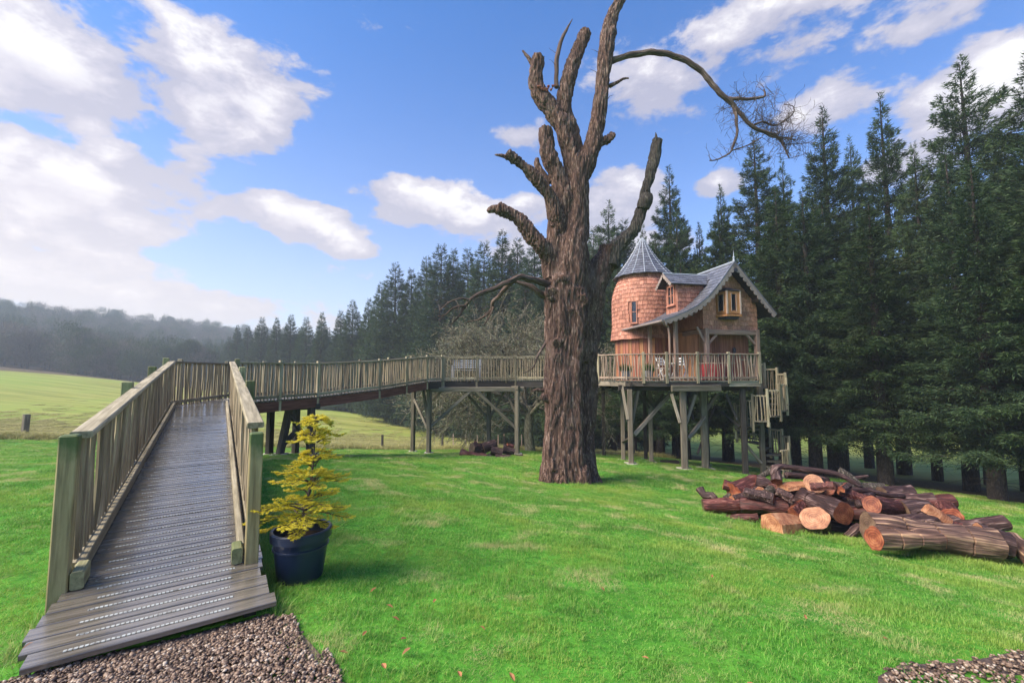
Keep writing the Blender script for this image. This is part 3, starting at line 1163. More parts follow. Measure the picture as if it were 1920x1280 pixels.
def trestle(label, legs, top, beams, braces, mat='beam_dark', wl=.18):
    """timber support: legs are (x, y), braces (p, q)"""
    root = thing('trestle', label, 'trestle', (legs[0][0], legs[0][1], gz(*legs[0][:2])))
    for l in legs:
        x, y = l[0], l[1]
        g_ = gz(x, y)
        tx, ty = (l[2], l[3]) if len(l) > 2 else (x, y)
        b = MB()
        b.beam((x, y, g_ - .1), (tx, ty, top), wl, wl, up=Vector((.3, 1, 0)))
        b.build('leg', M[mat], root)
        b = MB()
        b.box((x, y, g_ + .02), (wl * 2.1, wl * 1.9, .05))
        b.build('footing', M['concrete'], root)
    for a, c, w, h in beams:
        b = MB()
        b.beam(a, c, w, h)
        b.build('cross_beam', M[mat], root)
    for a, c, w in braces:
        b = MB()
        b.beam(a, c, w, w * .8, up=Vector((.2, 1, .1)))
        b.build('brace', M['beam_grey' if w < .13 else mat], root)
    return root


l1 = (-6.62, 12.55)
l2 = (-6.08, 13.05)
g1, g2 = gz(*l1), gz(*l2)
trestle('first dark trestle under the bend of the boardwalk, half hidden by the golden conifer', [(l1[0] - .12, l1[1], l1[0] + .14, l1[1]), l2, (-7.5, 13.4), (-7.0, 14.0)], .62,
        [((-6.9, 12.3, .6), (-5.9, 13.2, .6), .14, .16), ((-6.4, 12.8, .6), (-7.4, 13.8, .6), .14, .16)],
        [((l1[0] - .05, l1[1], g1 + .25), (l2[0], l2[1], .35), .13), ((l1[0] + .1, l1[1] - .02, .5), (l2[0], l2[1] - .02, g2 + .3), .13)])
A = (-3.45, 17.95)
B = (-4.42, 19.3)
C = (.22, 18.35)
D = (-1.05, 19.5)
ga = gz(*A)
trestle('grey timber trestle with slanting braces left of the small log heap', [A, B], 1.0, [((-3.6, 17.95, .93), (.5, 18.4, .93), .14, .20), ((-3.5, 17.8, .99), (-4.5, 19.4, .99), .14, .15)],
        [((A[0] + .02, A[1], .1 + ga * .0 - .75), (-1.75, 18.15, .86), .12), ((A[0], A[1], ga + .9), (B[0], B[1], .5), .10), ((B[0], B[1], -.4), (-3.1, 19.4, .9), .11), ((A[0] - .28, A[1] + .1, .9), (A[0] - .02, A[1], -.6), .11)], 'beam_grey', .17)
trestle('grey timber trestle next to the dead oak and behind the small log heap', [C, D], 1.0, [((-1.1, 19.6, .99), (.3, 18.2, .99), .14, .15), ((-3.6, 19.45, .95), (.5, 19.7, .95), .14, .18)],
        [((C[0], C[1], -.75), (-1.5, 18.15, .86), .12), ((-2.2, 19.4, .9), (D[0], D[1], -.5), .11), ((D[0], D[1], -.5), (-.3, 19.5, .9), .11), ((C[0], C[1], -.2), (C[0] - .5, C[1] + .2, .86), .11)], 'beam_grey', .18)


def bench():
    root = thing('bench', 'pale grey slatted bench on the level boardwalk left of the oak', 'bench', (-2.1, 19.15, 1.3))
    for i in range(4):
        b = MB()
        b.beam((-2.7, 19.0 + i * .1, 1.3 + .45), (-1.4, 19.03 + i * .1, 1.3 + .45), .07, .025)
        b.build('slat', M['planter_grey'], root)
    for i in range(4):
        b = MB()
        b.beam((-2.7, 19.42 + i * .02, 1.3 + .58 + i * .1), (-1.4, 19.45 + i * .02, 1.3 + .58 + i * .1), .07, .02, up=Vector((0, 1, 0)))
        b.build('slat', M['planter_grey'], root)
    for x in (-2.65, -1.45):
        for y, h in ((18.98, .62), (19.42, .95)):
            b = MB()
            b.beam((x, y, 1.31), (x, y + (.08 if h > .9 else 0), 1.3 + h), .05, .05, up=Vector((1, 0, 0)))
            b.build('leg', M['planter_grey'], root)
        b = MB()
        b.beam((x, 18.95, 1.3 + .64), (x, 19.45, 1.3 + .66), .06, .03)
        b.build('armrest', M['planter_grey'], root)


bench()

# ------------------------------------------------------------------ treehouse
DZ = 1.35
HU = Vector((.98, .196, 0)).normalized()
HV = Vector((-.196, .98, 0)).normalized()
HO = Vector((8.91, 16.85, 0))
ZU = Vector((0, 0, 1))


def HP(u, v, z):
    p = HO + HU * u + HV * v
    return Vector((p.x, p.y, z))


PROF_L = [(0, 6.05), (-.74, 5.13), (-1.23, 4.60), (-1.72, 4.23), (-2.2, 3.98), (-2.68, 3.80), (-3.17, 3.63)]
PROF_R = [(0, 6.05), (.9, 5.03), (1.45, 4.40), (1.85, 3.98)]


def roof_z(u):
    P = PROF_L[::-1] + PROF_R[1:]
    return float(np.interp(u, [p[0] for p in P], [p[1] for p in P]))


SH = {}


def shingle_mesh(mat, key):
    """unit shingle: 1 wide (x), 1 high (z, 0..1), lip thickness along -y at the bottom"""
    k = (mat.name, key)
    if k not in SH:
        b = MB()
        w0, w1 = random.uniform(.485, .497), random.uniform(.48, .497)
        j = random.uniform(-.03, .03)
        vs = [(-w0, -1, 0 + j), (w0, -1, 0 - j), (w1, -.25, 1), (-w1, -.25, 1), (-w0, 0, 0 + j), (w0, 0, 0 - j), (w1, 0, 1), (-w1, 0, 1)]
        fs = [(0, 1, 2, 3), (4, 7, 6, 5), (0, 4, 5, 1), (1, 5, 6, 2), (2, 6, 7, 3), (3, 7, 4, 0)]
        o = random.uniform(0, 20)
        b.add(vs, fs, [(z * .25 + o, x * .25, y * .05) for x, y, z in vs])
        SH[k] = b.mesh('shingle', mat)
    return SH[k]


def shingle_mat4(p, xdir, up, w, h, t=.022):
    """p: bottom middle; xdir along the row; up: up the slope"""
    xdir = xdir.normalized()
    up = up.normalized()
    y = up.cross(xdir).normalized()      # into the wall
    R = Matrix((xdir * w, y * t, up * h)).transposed().to_4x4()
    return Matrix.Translation(p) @ R


def bake(bm, mesh, A):
    """append a shared mesh to an MB"""
    g = mesh.attributes['gc'].data
    r = random.random()
    bm.add([A @ v.co for v in mesh.vertices], [tuple(p.vertices) for p in mesh.polygons], [tuple(x.vector) for x in g], r)


def scallops(root_bm, path, nrm, depth=.15, lobe=.26, thick=.035, down=None, amp=.075):
    """bargeboard: strip hanging below path with a scalloped lower edge"""
    L = [0]
    for a, b in zip(path[:-1], path[1:]):
        L.append(L[-1] + (b - a).length)
    N = int(L[-1] / .028)
    tops, bots = [], []
    for i in range(N + 1):
        x = L[-1] * i / N
        j = max(q for q in range(len(path) - 1) if L[q] <= x + 1e-6)
        a, b = path[j], path[j + 1]
        p = a.lerp(b, (x - L[j]) / (L[j + 1] - L[j]))
        dn = (b - a).cross(nrm).normalized()
        if dn.z > 0:
            dn = -dn
        ph = (x / lobe) % 1.0
        d = depth + amp * (math.sqrt(max(0, 1 - (2 * ph - 1) ** 2)) - .5)
        tops.append(p)
        bots.append(p + dn * d)
    vs, gs = [], []
    for t_ in (0, thick):
        for i in range(N + 1):
            for q in (tops[i], bots[i]):
                vs.append(q + nrm * t_)
                gs.append((L[-1] * i / N, (q - tops[i]).length, t_))
    n = (N + 1) * 2
    fs = []
    for i in range(N):
        a = 2 * i
        fs += [(a, a + 1, a + 3, a + 2), (n + a, n + a + 2, n + a + 3, n + a + 1), (a + 1, n + a + 1, n + a + 3, a + 3), (a, a + 2, n + a + 2, n + a)]
    fs += [(0, n, n + 1, 1), (2 * N, 2 * N + 1, n + 2 * N + 1, n + 2 * N)]
    root_bm.add(vs, fs, gs)


def boards_wall(root, wall, p0, p1, z0, z1, w, mat, skip=None, t=.022):
    """vertical boards in front of a wall from p0 to p1 (left to right seen from outside)"""
    d = (p1 - p0)
    L = d.length
    d.normalize()
    out = d.cross(ZU)
    n = max(1, round(L / w))
    for i in range(n):
        x = (i + .5) * L / n
        if skip and skip[0] < x < skip[1]:
            continue
        c = p0 + d * x
        m = bar_mesh('board', 1.0, w * .95, t, mat, 1, key=('board', mat.name, random.randrange(4)), ch=.2)
        q = Vector((c.x, c.y, z0)) + out * (t * .5 + random.uniform(0, .006))
        R = Matrix((ZU * (z1 - z0), d, out)).transposed().to_4x4()
        place('board', m, wall, Matrix.Translation(q) @ R)


def build_house():
    root = thing('treehouse', 'cedar shingled fairytale treehouse with round tower, steep grey roof and porch, on a raised deck', 'treehouse', tuple(HP(0, 2, DZ)))
    # ---- upper room
    b = MB()
    prof = [(-1.15, 3.42), (1.32, 3.42), (1.32, 4.47), (0, 5.98), (-.72, 5.05), (-1.15, 4.6)]
    b.poly([HP(u, .45, z) for u, z in prof], 3.3, HV)
    gable = b.build('gable_wall', M['cedar_gable'], root)
    ns = [0]
    stuff = MB()

    def put(kind, par, mat, A):
        me = shingle_mesh(mat, random.randrange(7))
        if ns[0] < 292:
            place(kind, me, par, A)
            ns[0] += 1
        else:
            bake(stuff, me, A)
    z = 3.36
    row = 0
    while z < 5.7:
        h = .195
        ul = -1.17
        # left and right limits under the roof
        while roof_z(ul) < z + .22 and ul < 0:
            ul += .02
        ur = 1.34
        while roof_z(ur) < z + .22 and ur > 0:
            ur -= .02
        u = ul
        while u < ur - .03:
            w = min(random.uniform(.13, .27), ur - u)
            if ur - (u + w) < .07:
                w = ur - u
            uc = u + w / 2
            if not (-.50 < uc < .32 and 3.95 < z + .1 < 4.98):
                put('shingle', gable, M['cedar_gable'], shingle_mat4(HP(uc, .445, z + random.uniform(-.012, .012)), HU, ZU, w, h * 1.08, .03))
            u += w
        z += h
        row += 1
    # ---- tower
    TC = Vector((6.32, 20.3, 0))
    tprof = [(1.57, 3.16), (1.53, 3.4), (1.49, 3.8), (1.49, 5.0), (1.46, 5.3), (1.36, 5.65), (1.2, 6.0), (1.14, 6.3)]
    b = MB()
    b.lathe(TC, [(1.30, 3.17)] + [(r - .02, z_) for r, z_ in tprof], 40)
    tw = b.build('tower_wall', M['cedar'], root, smooth=True)
    b = MB()
    b.lathe(TC, [(1.34, DZ + .01), (1.34, 3.2)], 40)
    tl = b.build('tower_base_wall', M['board'], root)
    cama = math.atan2(-TC.y, -TC.x)
    zz = 3.15
    while zz < 6.2:
        h = .19
        r0 = float(np.interp(zz, [q[1] for q in tprof], [q[0] for q in tprof]))
        r1 = float(np.interp(zz + h, [q[1] for q in tprof], [q[0] for q in tprof]))
        a = -1.72 + random.uniform(0, .1)
        while a < 1.6:
            w = random.uniform(.15, .24)
            da = w / r0
            am = a + da / 2
            vis = -1.4 < am < .95
            th = cama + am
            e = Vector((math.cos(th), math.sin(th), 0))
            tx = Vector((-e.y, e.x, 0))
            win = abs(am + .28) < .125 and 3.78 < zz + .1 < 4.92
            if not win:
                up = (e * (r1 - r0) + ZU * h)
                A = shingle_mat4(TC + e * (r0 - .01) + ZU * (zz + random.uniform(-.012, .012)), tx, up, w, h * 1.1, .026)
                me = shingle_mesh(M['cedar'], random.randrange(7))
                if vis and ns[0] < 292:
                    place('shingle', me, tw, A)
                    ns[0] += 1
                else:
                    bake(stuff, me, A)
            a += da
        zz += h
    so = stuff.build('shingle', M['cedar'], root)
    so['kind'] = 'stuff'
    for i in range(26):
        th = cama - 1.6 + i * .125
        e = Vector((math.cos(th), math.sin(th), 0))
        tx = Vector((-e.y, e.x, 0))
        R = Matrix((ZU * 1.86, tx, e)).transposed().to_4x4()
        mt = M['board'] if i % 3 else M['board_orange']
        m = bar_mesh('board', 1.0, .155, .022, mt, 1, key=('board', mt.name, i % 4), ch=.2)
        place('board', m, tl, Matrix.Translation(TC + e * 1.355 + ZU * (DZ + .02)) @ R)
    # cone
    cp = [(1.40, 6.16), (1.02, 6.58), (.66, 7.08), (.33, 7.62), (.05, 8.12), (0.001, 8.16)]
    b = MB()
    b.lathe(TC, [(1.2, 6.2), (1.40, 6.14)] + cp, 16)
    cone = b.build('tower_roof', M['slate'], root)
    ang0 = cama + .06
    stuff = MB()
    nsl = [0]
    L = [0]
    for q0, q1 in zip(cp[:-2], cp[1:-1]):
        L.append(L[-1] + math.hypot(q0[0] - q1[0], q0[1] - q1[1]))

    def cone_at(x):
        r = float(np.interp(x, L, [q[0] for q in cp[:-1]]))
        z_ = float(np.interp(x, L, [q[1] for q in cp[:-1]]))
        return r, z_
    x = 0.0
    while x < L[-1] - .12:
        h = .175
        r0, z0 = cone_at(x)
        r1, z1 = cone_at(min(L[-1], x + h * 1.1))
        for k in range(16):
            a0 = ang0 + (k - 8) * 2 * PI / 16
            nt = 2 if r0 > .75 else 1
            for j in range(nt):
                f0, f1 = j / nt + .01, (j + 1) / nt - .01
                pts = []
                A0 = Vector((math.cos(a0), math.sin(a0), 0))
                A1 = Vector((math.cos(a0 + 2 * PI / 16), math.sin(a0 + 2 * PI / 16), 0))
                lo = [TC + A0.lerp(A1, f) * (r0 + .012) + ZU * z0 for f in (f0, f1)]
                hi = [TC + A0.lerp(A1, f) * (r1 + .004) + ZU * z1 for f in (f1, f0)]
                nrm = (lo[1] - lo[0]).cross(hi[0] - lo[0]).normalized()
                bb = stuff
                vis = abs((k - 7.5) * 2 * PI / 16) < 1.6
                if vis:
                    bb = MB()
                vs = [lo[0] + nrm * .022, lo[1] + nrm * .022, hi[0] + nrm * .006, hi[1] + nrm * .006] + lo + hi
                vs = vs[:4] + [lo[0], lo[1], hi[0], hi[1]]
                o_ = random.uniform(0, 30)
                bb.add(vs, [(0, 1, 2, 3), (0, 4, 5, 1), (1, 5, 6, 2), (3, 7, 4, 0), (2, 6, 7, 3)], [(v.z + o_, v.x, v.y) for v in vs])
                if vis:
                    bb.build('slate', M['slate'], cone)
                    nsl[0] += 1
        x += h
    for k in range(16):
        a0 = ang0 + (k - 8) * 2 * PI / 16
        e = Vector((math.cos(a0), math.sin(a0), 0))
        bb = MB()
        bb.tube([TC + e * (r + .022) + ZU * z_ for r, z_ in cp[:-1]], .017, n=5)
        bb.build('hip_roll', M['lead'], cone)
    bb = MB()
    bb.lathe(TC, [(.07, 8.02), (.03, 8.14), (.010, 8.18), (.003, 8.24)], 10)
    bb.build('finial', M['lead'], cone)
    so = stuff.build('slate', M['slate'], cone)
    so['kind'] = 'stuff'
    # tower window
    th = cama - .28
    e = Vector((math.cos(th), math.sin(th), 0))
    tx = Vector((-e.y, e.x, 0))

    def window(root_, c, out, tx_, w, h, fr, cols, rows, fm, name='window', bar=.028, sill=True):
        bb = MB()
        up = ZU
        for s_ in (-1, 1):
            bb.beam(c + tx_ * s_ * (w / 2) + up * (-h / 2 - fr / 2), c + tx_ * s_ * (w / 2) + up * (h / 2 + fr / 2), fr, .06, up=out)
            bb.beam(c - tx_ * (w / 2 + fr / 2) + up * s_ * h / 2 + out * .003, c + tx_ * (w / 2 + fr / 2) + up * s_ * h / 2 + out * .003, .06, fr)
        o = bb.build(name, fm, root_)
        bb = MB()
        for i in range(1, cols):
            x_ = -w / 2 + w * i / cols
            bb.beam(c + tx_ * x_ - up * h / 2, c + tx_ * x_ + up * h / 2, bar, .03, up=out)
        for i in range(1, rows):
            z_ = -h / 2 + h * i / rows
            bb.beam(c - tx_ * w / 2 + up * z_ + out * .003, c + tx_ * w / 2 + up * z_ + out * .003, .03, bar)
        if cols * rows > 1:
            bb.build('glazing_bar', fm, o)
        for i in range(cols):
            for j in range(rows):
                gb = MB()
                cc = c + tx_ * (-w / 2 + w * (i + .5) / cols) + up * (-h / 2 + h * (j + .5) / rows) - out * .01
                gb.beam(cc - up * (h / rows / 2 - .004), cc + up * (h / rows / 2 - .004), w / cols - .008, .008, up=out)
                gb.build('pane', M['glass'], o)
        if sill:
            sb = MB()
            sb.beam(c - tx_ * (w / 2 + fr) - up * (h / 2 + fr * .8) + out * .03, c + tx_ * (w / 2 + fr) - up * (h / 2 + fr * .8) + out * .03, .1, .035)
            sb.build('sill', fm, o)
        return o
    window(root, TC + e * 1.49 + ZU * 4.36, e, tx, .23, .98, .045, 1, 2, M['cedar'])
    # ---- roof slabs
    b = MB()
    V0, V1 = 0.0, 3.9
    for P in (PROF_L, PROF_R):
        for (u0, z0), (u1, z1) in zip(P[:-1], P[1:]):
            n = Vector((-(z1 - z0), 0, u1 - u0)).normalized()
            if n.z < 0:
                n = -n
            nn = (HU * n.x + ZU * n.z)
            pts = [HP(u0, V0, z0), HP(u0, V1, z0), HP(u1, V1, z1), HP(u1, V0, z1)]
            pts = [p - nn * .075 for p in pts]
            b.poly(pts, .06, nn)
    roof = b.build('roof', M['beam_dark'], root)
    # slates up the slopes
    stuff = MB()
    for side, P in ((-1, PROF_L), (1, PROF_R)):
        LL = [0]
        for a_, b_ in zip(P[:-1], P[1:]):
            LL.append(LL[-1] + math.hypot(a_[0] - b_[0], a_[1] - b_[1]))
        tot = LL[-1]
        x = tot
        rown = 0
        while x > .06:
            h = min(.2, x)
            u0, z0 = float(np.interp(x, LL, [p[0] for p in P])), float(np.interp(x, LL, [p[1] for p in P]))
            u1, z1 = float(np.interp(x - h, LL, [p[0] for p in P])), float(np.interp(x - h, LL, [p[1] for p in P]))
            upv = HU * (u1 - u0) + ZU * (z1 - z0)
            v = V0 - .01 - (.14 if rown % 2 else 0) * 0
            v = V0 - .01
            first = True
            while v < V1:
                w = .30 if not (first and rown % 2) else .15
                first = False
                w = min(w, V1 - v)
                if w < .04:
                    break
                vc = v + w / 2
                c = HP(u0, vc, z0)
                v += w
                # stop where the tower stands
                if (Vector((c.x, c.y, 0)) - TC).length < 1.25 and c.z < 6.2:
                    continue
                if side < 0 and 1.0 < vc < 1.8 and -1.9 < (u0 + u1) / 2 < -.45:
                    continue
                A = shingle_mat4(c + ZU * random.uniform(-.002, .004), -HV * side * -1 if side < 0 else HV, upv, w, h * 1.06, .02)
                if side < 0:
                    A = shingle_mat4(c + ZU * .002, -HV, upv, w, h * 1.06, .02)
                me = shingle_mesh(M['slate'], random.randrange(7))
                if side < 0 and nsl[0] < 296:
                    place('slate', me, roof, A)
                    nsl[0] += 1
                else:
                    bake(stuff, me, A)
            x -= h
            rown += 1
    so = stuff.build('slate', M['slate'], roof)
    so['kind'] = 'stuff'
    # ridge, finial, gutter, downpipe
    b = MB()
    b.tube([HP(0, -.03, 6.075), HP(0, 3.93, 6.075)], .045, n=8)
    b.build('ridge_roll', M['lead'], root)
    b = MB()
    b.lathe(HP(0, -.0, 0), [(.05, 6.08), (.03, 6.2), (.045, 6.24), (.02, 6.3), (.006, 6.5), (.001, 6.56)], 8)
    b.build('finial', M['lead'], root)
    b = MB()
    b.tube([HP(-3.24, -.05, 3.60), HP(-3.24, 3.85, 3.585)], .05, n=10)
    b.build('gutter', M['barge'], root)
    b = MB()
    b.tube([HP(-3.22, .02, 3.56), HP(-3.1, .04, 3.48), HP(-2.92, .1, 3.40), HP(-2.88, .1, 3.1), HP(-2.88, .1, DZ)], .04, n=8)
    b.build('downpipe', M['timber'], root)
    # bargeboards
    for P, nm in ((PROF_L, 'l'), (PROF_R, 'r')):
        b = MB()
        scallops(b, [HP(u, -.03, z + .01) for u, z in P], -HV, depth=.155, lobe=.235, amp=.12)
        b.build('bargeboard', M['barge'], root)
    for P in (PROF_L, PROF_R):
        b = MB()
        for a_, b_ in zip(P[:-1], P[1:]):
            b.beam(HP(a_[0], -.045, a_[1] + .02), HP(b_[0], -.045, b_[1] + .02), .05, .045, up=HV)
        b.build('verge_strip', M['slate'], root)
    # solid dark disc imitating the shade of a trefoil hole at the apex
    b = MB()
    b.lathe(Vector((0, 0, 0)), [(.001, 0), (.085, 0), (.085, .03), (.05, .03), (.001, .03)], 20)
    Rr = Matrix((HU, ZU, -HV)).transposed()
    b.v = [tuple(HP(0, -.07, 5.72) + Rr @ Vector(v)) for v in b.v]
    b.build('apex_dark_disc', M['lead_dark'], root)
    # purlin ends under the eaves
    for u in (-2.3, -1.5, 1.15):
        b = MB()
        zz = roof_z(u) - .17
        b.beam(HP(u, .02, zz), HP(u, 1.2, zz), .10, .14)
        b.build('purlin', M['beam_dark'], root)
    # ---- oriel bay
    UB, ZB0, ZB1 = -.08, 3.98, 4.88
    c0 = [(-.47, .45), (-.30, .02), (.30, .02), (.47, .45)]
    b = MB()
    b.poly([HP(UB + u * 1.13, v - .04, ZB0 - .11) for u, v in c0], .08, ZU)
    bay = b.build('bay_window', M['window_wood'], root)
    b = MB()
    b.poly([HP(UB + u * .9, v + .05, ZB0 - .20) for u, v in c0], .08, ZU)
    b.build('bay_base', M['lead_dark'], bay)
    b = MB()
    lo = [HP(UB + u * 1.2, v - .06, ZB1 + .02) for u, v in c0]
    hi = [HP(UB + u * .35, .42 if v > .1 else .30, ZB1 + .19) for u, v in c0]
    b.add(lo + hi, [(0, 1, 5, 4), (1, 2, 6, 5), (2, 3, 7, 6), (4, 5, 6, 7), (3, 2, 1, 0)])
    b.build('bay_roof', M['lead_dark'], bay)
    for (ua, va), (ub, vb) in zip(c0[:-1], c0[1:]):
        a_, b_ = HP(UB + ua, va, 0), HP(UB + ub, vb, 0)
        d = (b_ - a_)
        L_ = d.length
        d.normalize()
        out = d.cross(ZU)
        if out.dot(HV) > 0:
            out = -out
        mid = (a_ + b_) / 2 + ZU * (ZB0 + ZB1) / 2
        # solid frame panels either side of a narrow light
        bb = MB()
        ww = .22
        side_w = (L_ - ww) / 2
        for s_ in (-1, 1):
            cc = mid + d * s_ * (ww / 2 + side_w / 2)
            bb.beam(cc - ZU * .45, cc + ZU * .45, side_w - .002, .05, up=out)
        for s_ in (-1, 1):
            cc = mid + ZU * s_ * .39
            bb.beam(cc - d * ww / 2, cc + d * ww / 2, .048, .12)
        fr = bb.build('window', M['window_wood'] if va > .1 or vb < .1 else M['window_wood'], bay)
        gb = MB()
        gb.beam(mid - ZU * .34 - out * .01, mid + ZU * .34 - out * .01, ww, .01, up=out)
        gb.build('pane', M['glass'], bay)
        gb = MB()
        for s_ in (-1, 1):
            gb.beam(mid + d * s_ * (ww / 2) - ZU * .36 + out * .027, mid + d * s_ * (ww / 2) + ZU * .36 + out * .027, .022, .012, up=out)
        gb.build('casement', M['frame_pale'], bay)
    for (u, v) in c0[1:3]:
        gb = MB()
        gb.beam(HP(UB + u, v - .01, ZB0 - .02), HP(UB + u, v - .01, ZB1 + .02), .07, .07, up=HV)
        gb.build('mullion', M['frame_pale'], bay)
    # ---- dormer
    DV, DR = 1.4, 5.80
    b = MB()
    zb = 3.95
    prof = [(DV - .43, zb), (DV + .43, zb), (DV + .43, 5.33), (DV, 5.70), (DV - .43, 5.33)]
    b.poly([HP(-1.93, v, z_) for v, z_ in prof], 1.5, HU)
    dm = b.build('dormer', M['cedar'], root)
    for s_ in (-1, 1):
        bb = MB()
        e0, e1 = (DV + s_ * .60, 5.27), (DV, DR)
        pts = [HP(-2.28, e0[0], e0[1]), HP(-.62, e0[0], e0[1]), HP(-.12, e1[0], e1[1]), HP(-2.28, e1[0], e1[1])]
        nn = (pts[1] - pts[0]).cross(pts[3] - pts[0]).normalized()
        if nn.z < 0:
            nn = -nn
        bb.poly([p - nn * .05 for p in pts], .045, nn)
        dr = bb.build('dormer_roof', M['beam_dark'], dm)
        dirn = (pts[3] - pts[0])
        Ls = dirn.length
        dirn.normalize()
        sb = MB()
        for r_ in range(5):
            x0 = r_ * Ls / 5
            ulen = 1.66 + .5 * (r_ / 5)
            ncol = 7
            for q in range(ncol):
                w = ulen / ncol
                c = pts[0] + dirn * x0 + HU * (w * (q + .5)) + nn * .004
                if s_ < 0:
                    A_ = shingle_mat4(c, HU, dirn, w, Ls / 5 * 1.05, .02)
                else:
                    A_ = shingle_mat4(c, -HU, dirn, w, Ls / 5 * 1.05, .02)
                bake(sb, shingle_mesh(M['slate'], random.randrange(7)), A_)
        q_ = sb.build('dormer_slate', M['slate'], dm)
        q_['kind'] = 'stuff'
        bb = MB()
        scallops(bb, [HP(-2.30, DV, DR + .01), HP(-2.30, e0[0] + s_ * .02, e0[1] - .01)], -HU, depth=.10, lobe=.15, amp=.07, thick=.025)
        bb.build('dormer_bargeboard', M['barge'], dm)
    bb = MB()
    bb.tube([HP(-2.3, DV, DR + .02), HP(-.1, DV, DR + .02)], .03, n=6)
    bb.build('dormer_ridge', M['lead'], dm)
    bb = MB()
    for r_ in range(7):
        for q in range(6):
            u_ = -1.84 + q * .2
            z_ = 4.0 + r_ * .185
            if z_ + .1 < roof_z(u_ + .1) - .12:
                continue
            bake(bb, shingle_mesh(M['cedar'], random.randrange(7)), shingle_mat4(HP(u_, DV - .432, z_), HU, ZU, .2, .2, .026))
    q_ = bb.build('dormer_shingle', M['cedar'], dm)
    q_['kind'] = 'stuff'
    window(root, HP(-1.95, DV, 4.87), -HU, -HV, .46, .78, .07, 2, 2, M['cedar'], bar=.035)
    # ---- ground floor
    b = MB()
    b.box(HP(.13, 2.36, (DZ + 3.4) / 2), (2.36, 2.8, 3.4 - DZ), Matrix((HU, HV, ZU)).transposed())
    gf = b.build('ground_floor_wall', M['board'], root)
    boards_wall(root, gf, HP(-1.05, .955, 0), HP(-.75, .955, 0), DZ + .02, 3.4, .15, M['board_orange'])
    boards_wall(root, gf, HP(-.75, .955, 0), HP(1.3, .955, 0), DZ + .02, 3.4, .15, M['board'])
    boards_wall(root, gf, HP(-1.055, 3.05, 0), HP(-1.055, .97, 0), DZ + .02, 3.4, .15, M['board_orange'])
    b = MB()
    b.box(HP(-2.0, 3.3, (DZ + 3.6) / 2), (1.74, .5, 3.55 - DZ), Matrix((HU, HV, ZU)).transposed())
    rc = b.build('recessed_wall', M['board'], root)
    boards_wall(root, rc, HP(-2.86, 3.045, 0), HP(-1.15, 3.045, 0), DZ + .02, 3.55, .145, M['board'], skip=(.62, 1.36))
    b = MB()
    c = HP(-1.87, 3.03, DZ + .98)
    for s_ in (-1, 1):
        b.beam(c + HU * s_ * .40 - ZU * .95, c + HU * s_ * .40 + ZU * .95, .07, .07, up=HV)
    b.beam(c - HU * .4 + ZU * .95, c + HU * .4 + ZU * .95, .07, .07)
    b.beam(c - ZU * .95, c + ZU * .95, .05, .05, up=HV)
    dr = b.build('door', M['board_orange'], root)
    for s_ in (-1, 1):
        gb = MB()
        gb.beam(c + HU * s_ * .2 - ZU * .93, c + HU * s_ * .2 + ZU * .93, .33, .02, up=HV)
        gb.build('pane', M['glass'], dr)
    # posts, beams, braces
    for (u, v, z1, w) in ((-2.52, .25, 3.70, .14), (-1.08, .38, 3.40, .17), (1.24, .38, 3.40, .17), (-2.52, 2.2, 3.7, .14)):
        b = MB()
        b.beam(HP(u, v, DZ), HP(u, v, z1), w, w, up=HV, ch=.1)
        b.build('porch_post', M['timber'], root)
    b = MB()
    b.beam(HP(-.99, .38, 3.26), HP(1.15, .38, 3.26), .15, .2)
    b.build('porch_beam', M['timber'], root)
    b = MB()
    b.beam(HP(-2.52, .0, 3.74), HP(-2.52, 3.0, 3.74), .13, .15)
    b.build('porch_beam', M['timber'], root)
    b = MB()
    b.beam(HP(-1.08, .48, 3.3), HP(-1.08, 1.9, 3.3), .14, .18)
    b.build('porch_beam', M['timber'], root)
    for (ua, za, ub, zb_) in ((-1.0, 2.78, -.6, 3.18), (1.16, 2.78, .76, 3.18), (-1.16, 2.85, -1.5, 3.45)):
        b = MB()
        b.beam(HP(ua, .38, za), HP(ub, .38, zb_), .09, .08, up=HV)
        b.build('knee_brace', M['timber'], root)
    # ceiling of the porch is the underside of the room; wall lanterns
    for u, z_ in ((-.78, 2.62), (.55, 2.55)):
        b = MB()
        c = HP(u, .85, z_)
        b.lathe(c, [(.02, .14), (.07, .08), (.055, -.08), (.02, -.12)], 8)
        b.box(c + HV * .06, (.03, .12, .03))
        b.build('lantern', M['lead_dark'], root)
    b = MB()
    b.lathe(HP(-.2, .88, 2.35), [(.001, .04), (.035, 0), (.001, -.04)], 8)
    b.build('lamp', M['white'], root)
    return root


build_house()

# ------------------------------------------------------------------ deck
DECK = [(3.5, 17.3), (3.85, 16.75), (4.35, 16.4), (4.95, 16.15), (5.8, 16.02), (6.95, 16.0), (8.15, 16.07), (9.4, 16.2), (9.55, 17.4), (10.0, 22.4), (8.0, 22.9), (4.4, 22.6), (3.6, 20.6), (3.9, 19.2)]


def clip_col(x, P):
    ys = []
    for (ax, ay), (bx, by) in zip(P, P[1:] + P[:1]):
        if (ax - x) * (bx - x) < 0:
            ys.append(ay + (by - ay) * (x - ax) / (bx - ax))
    ys.sort()
    return ys


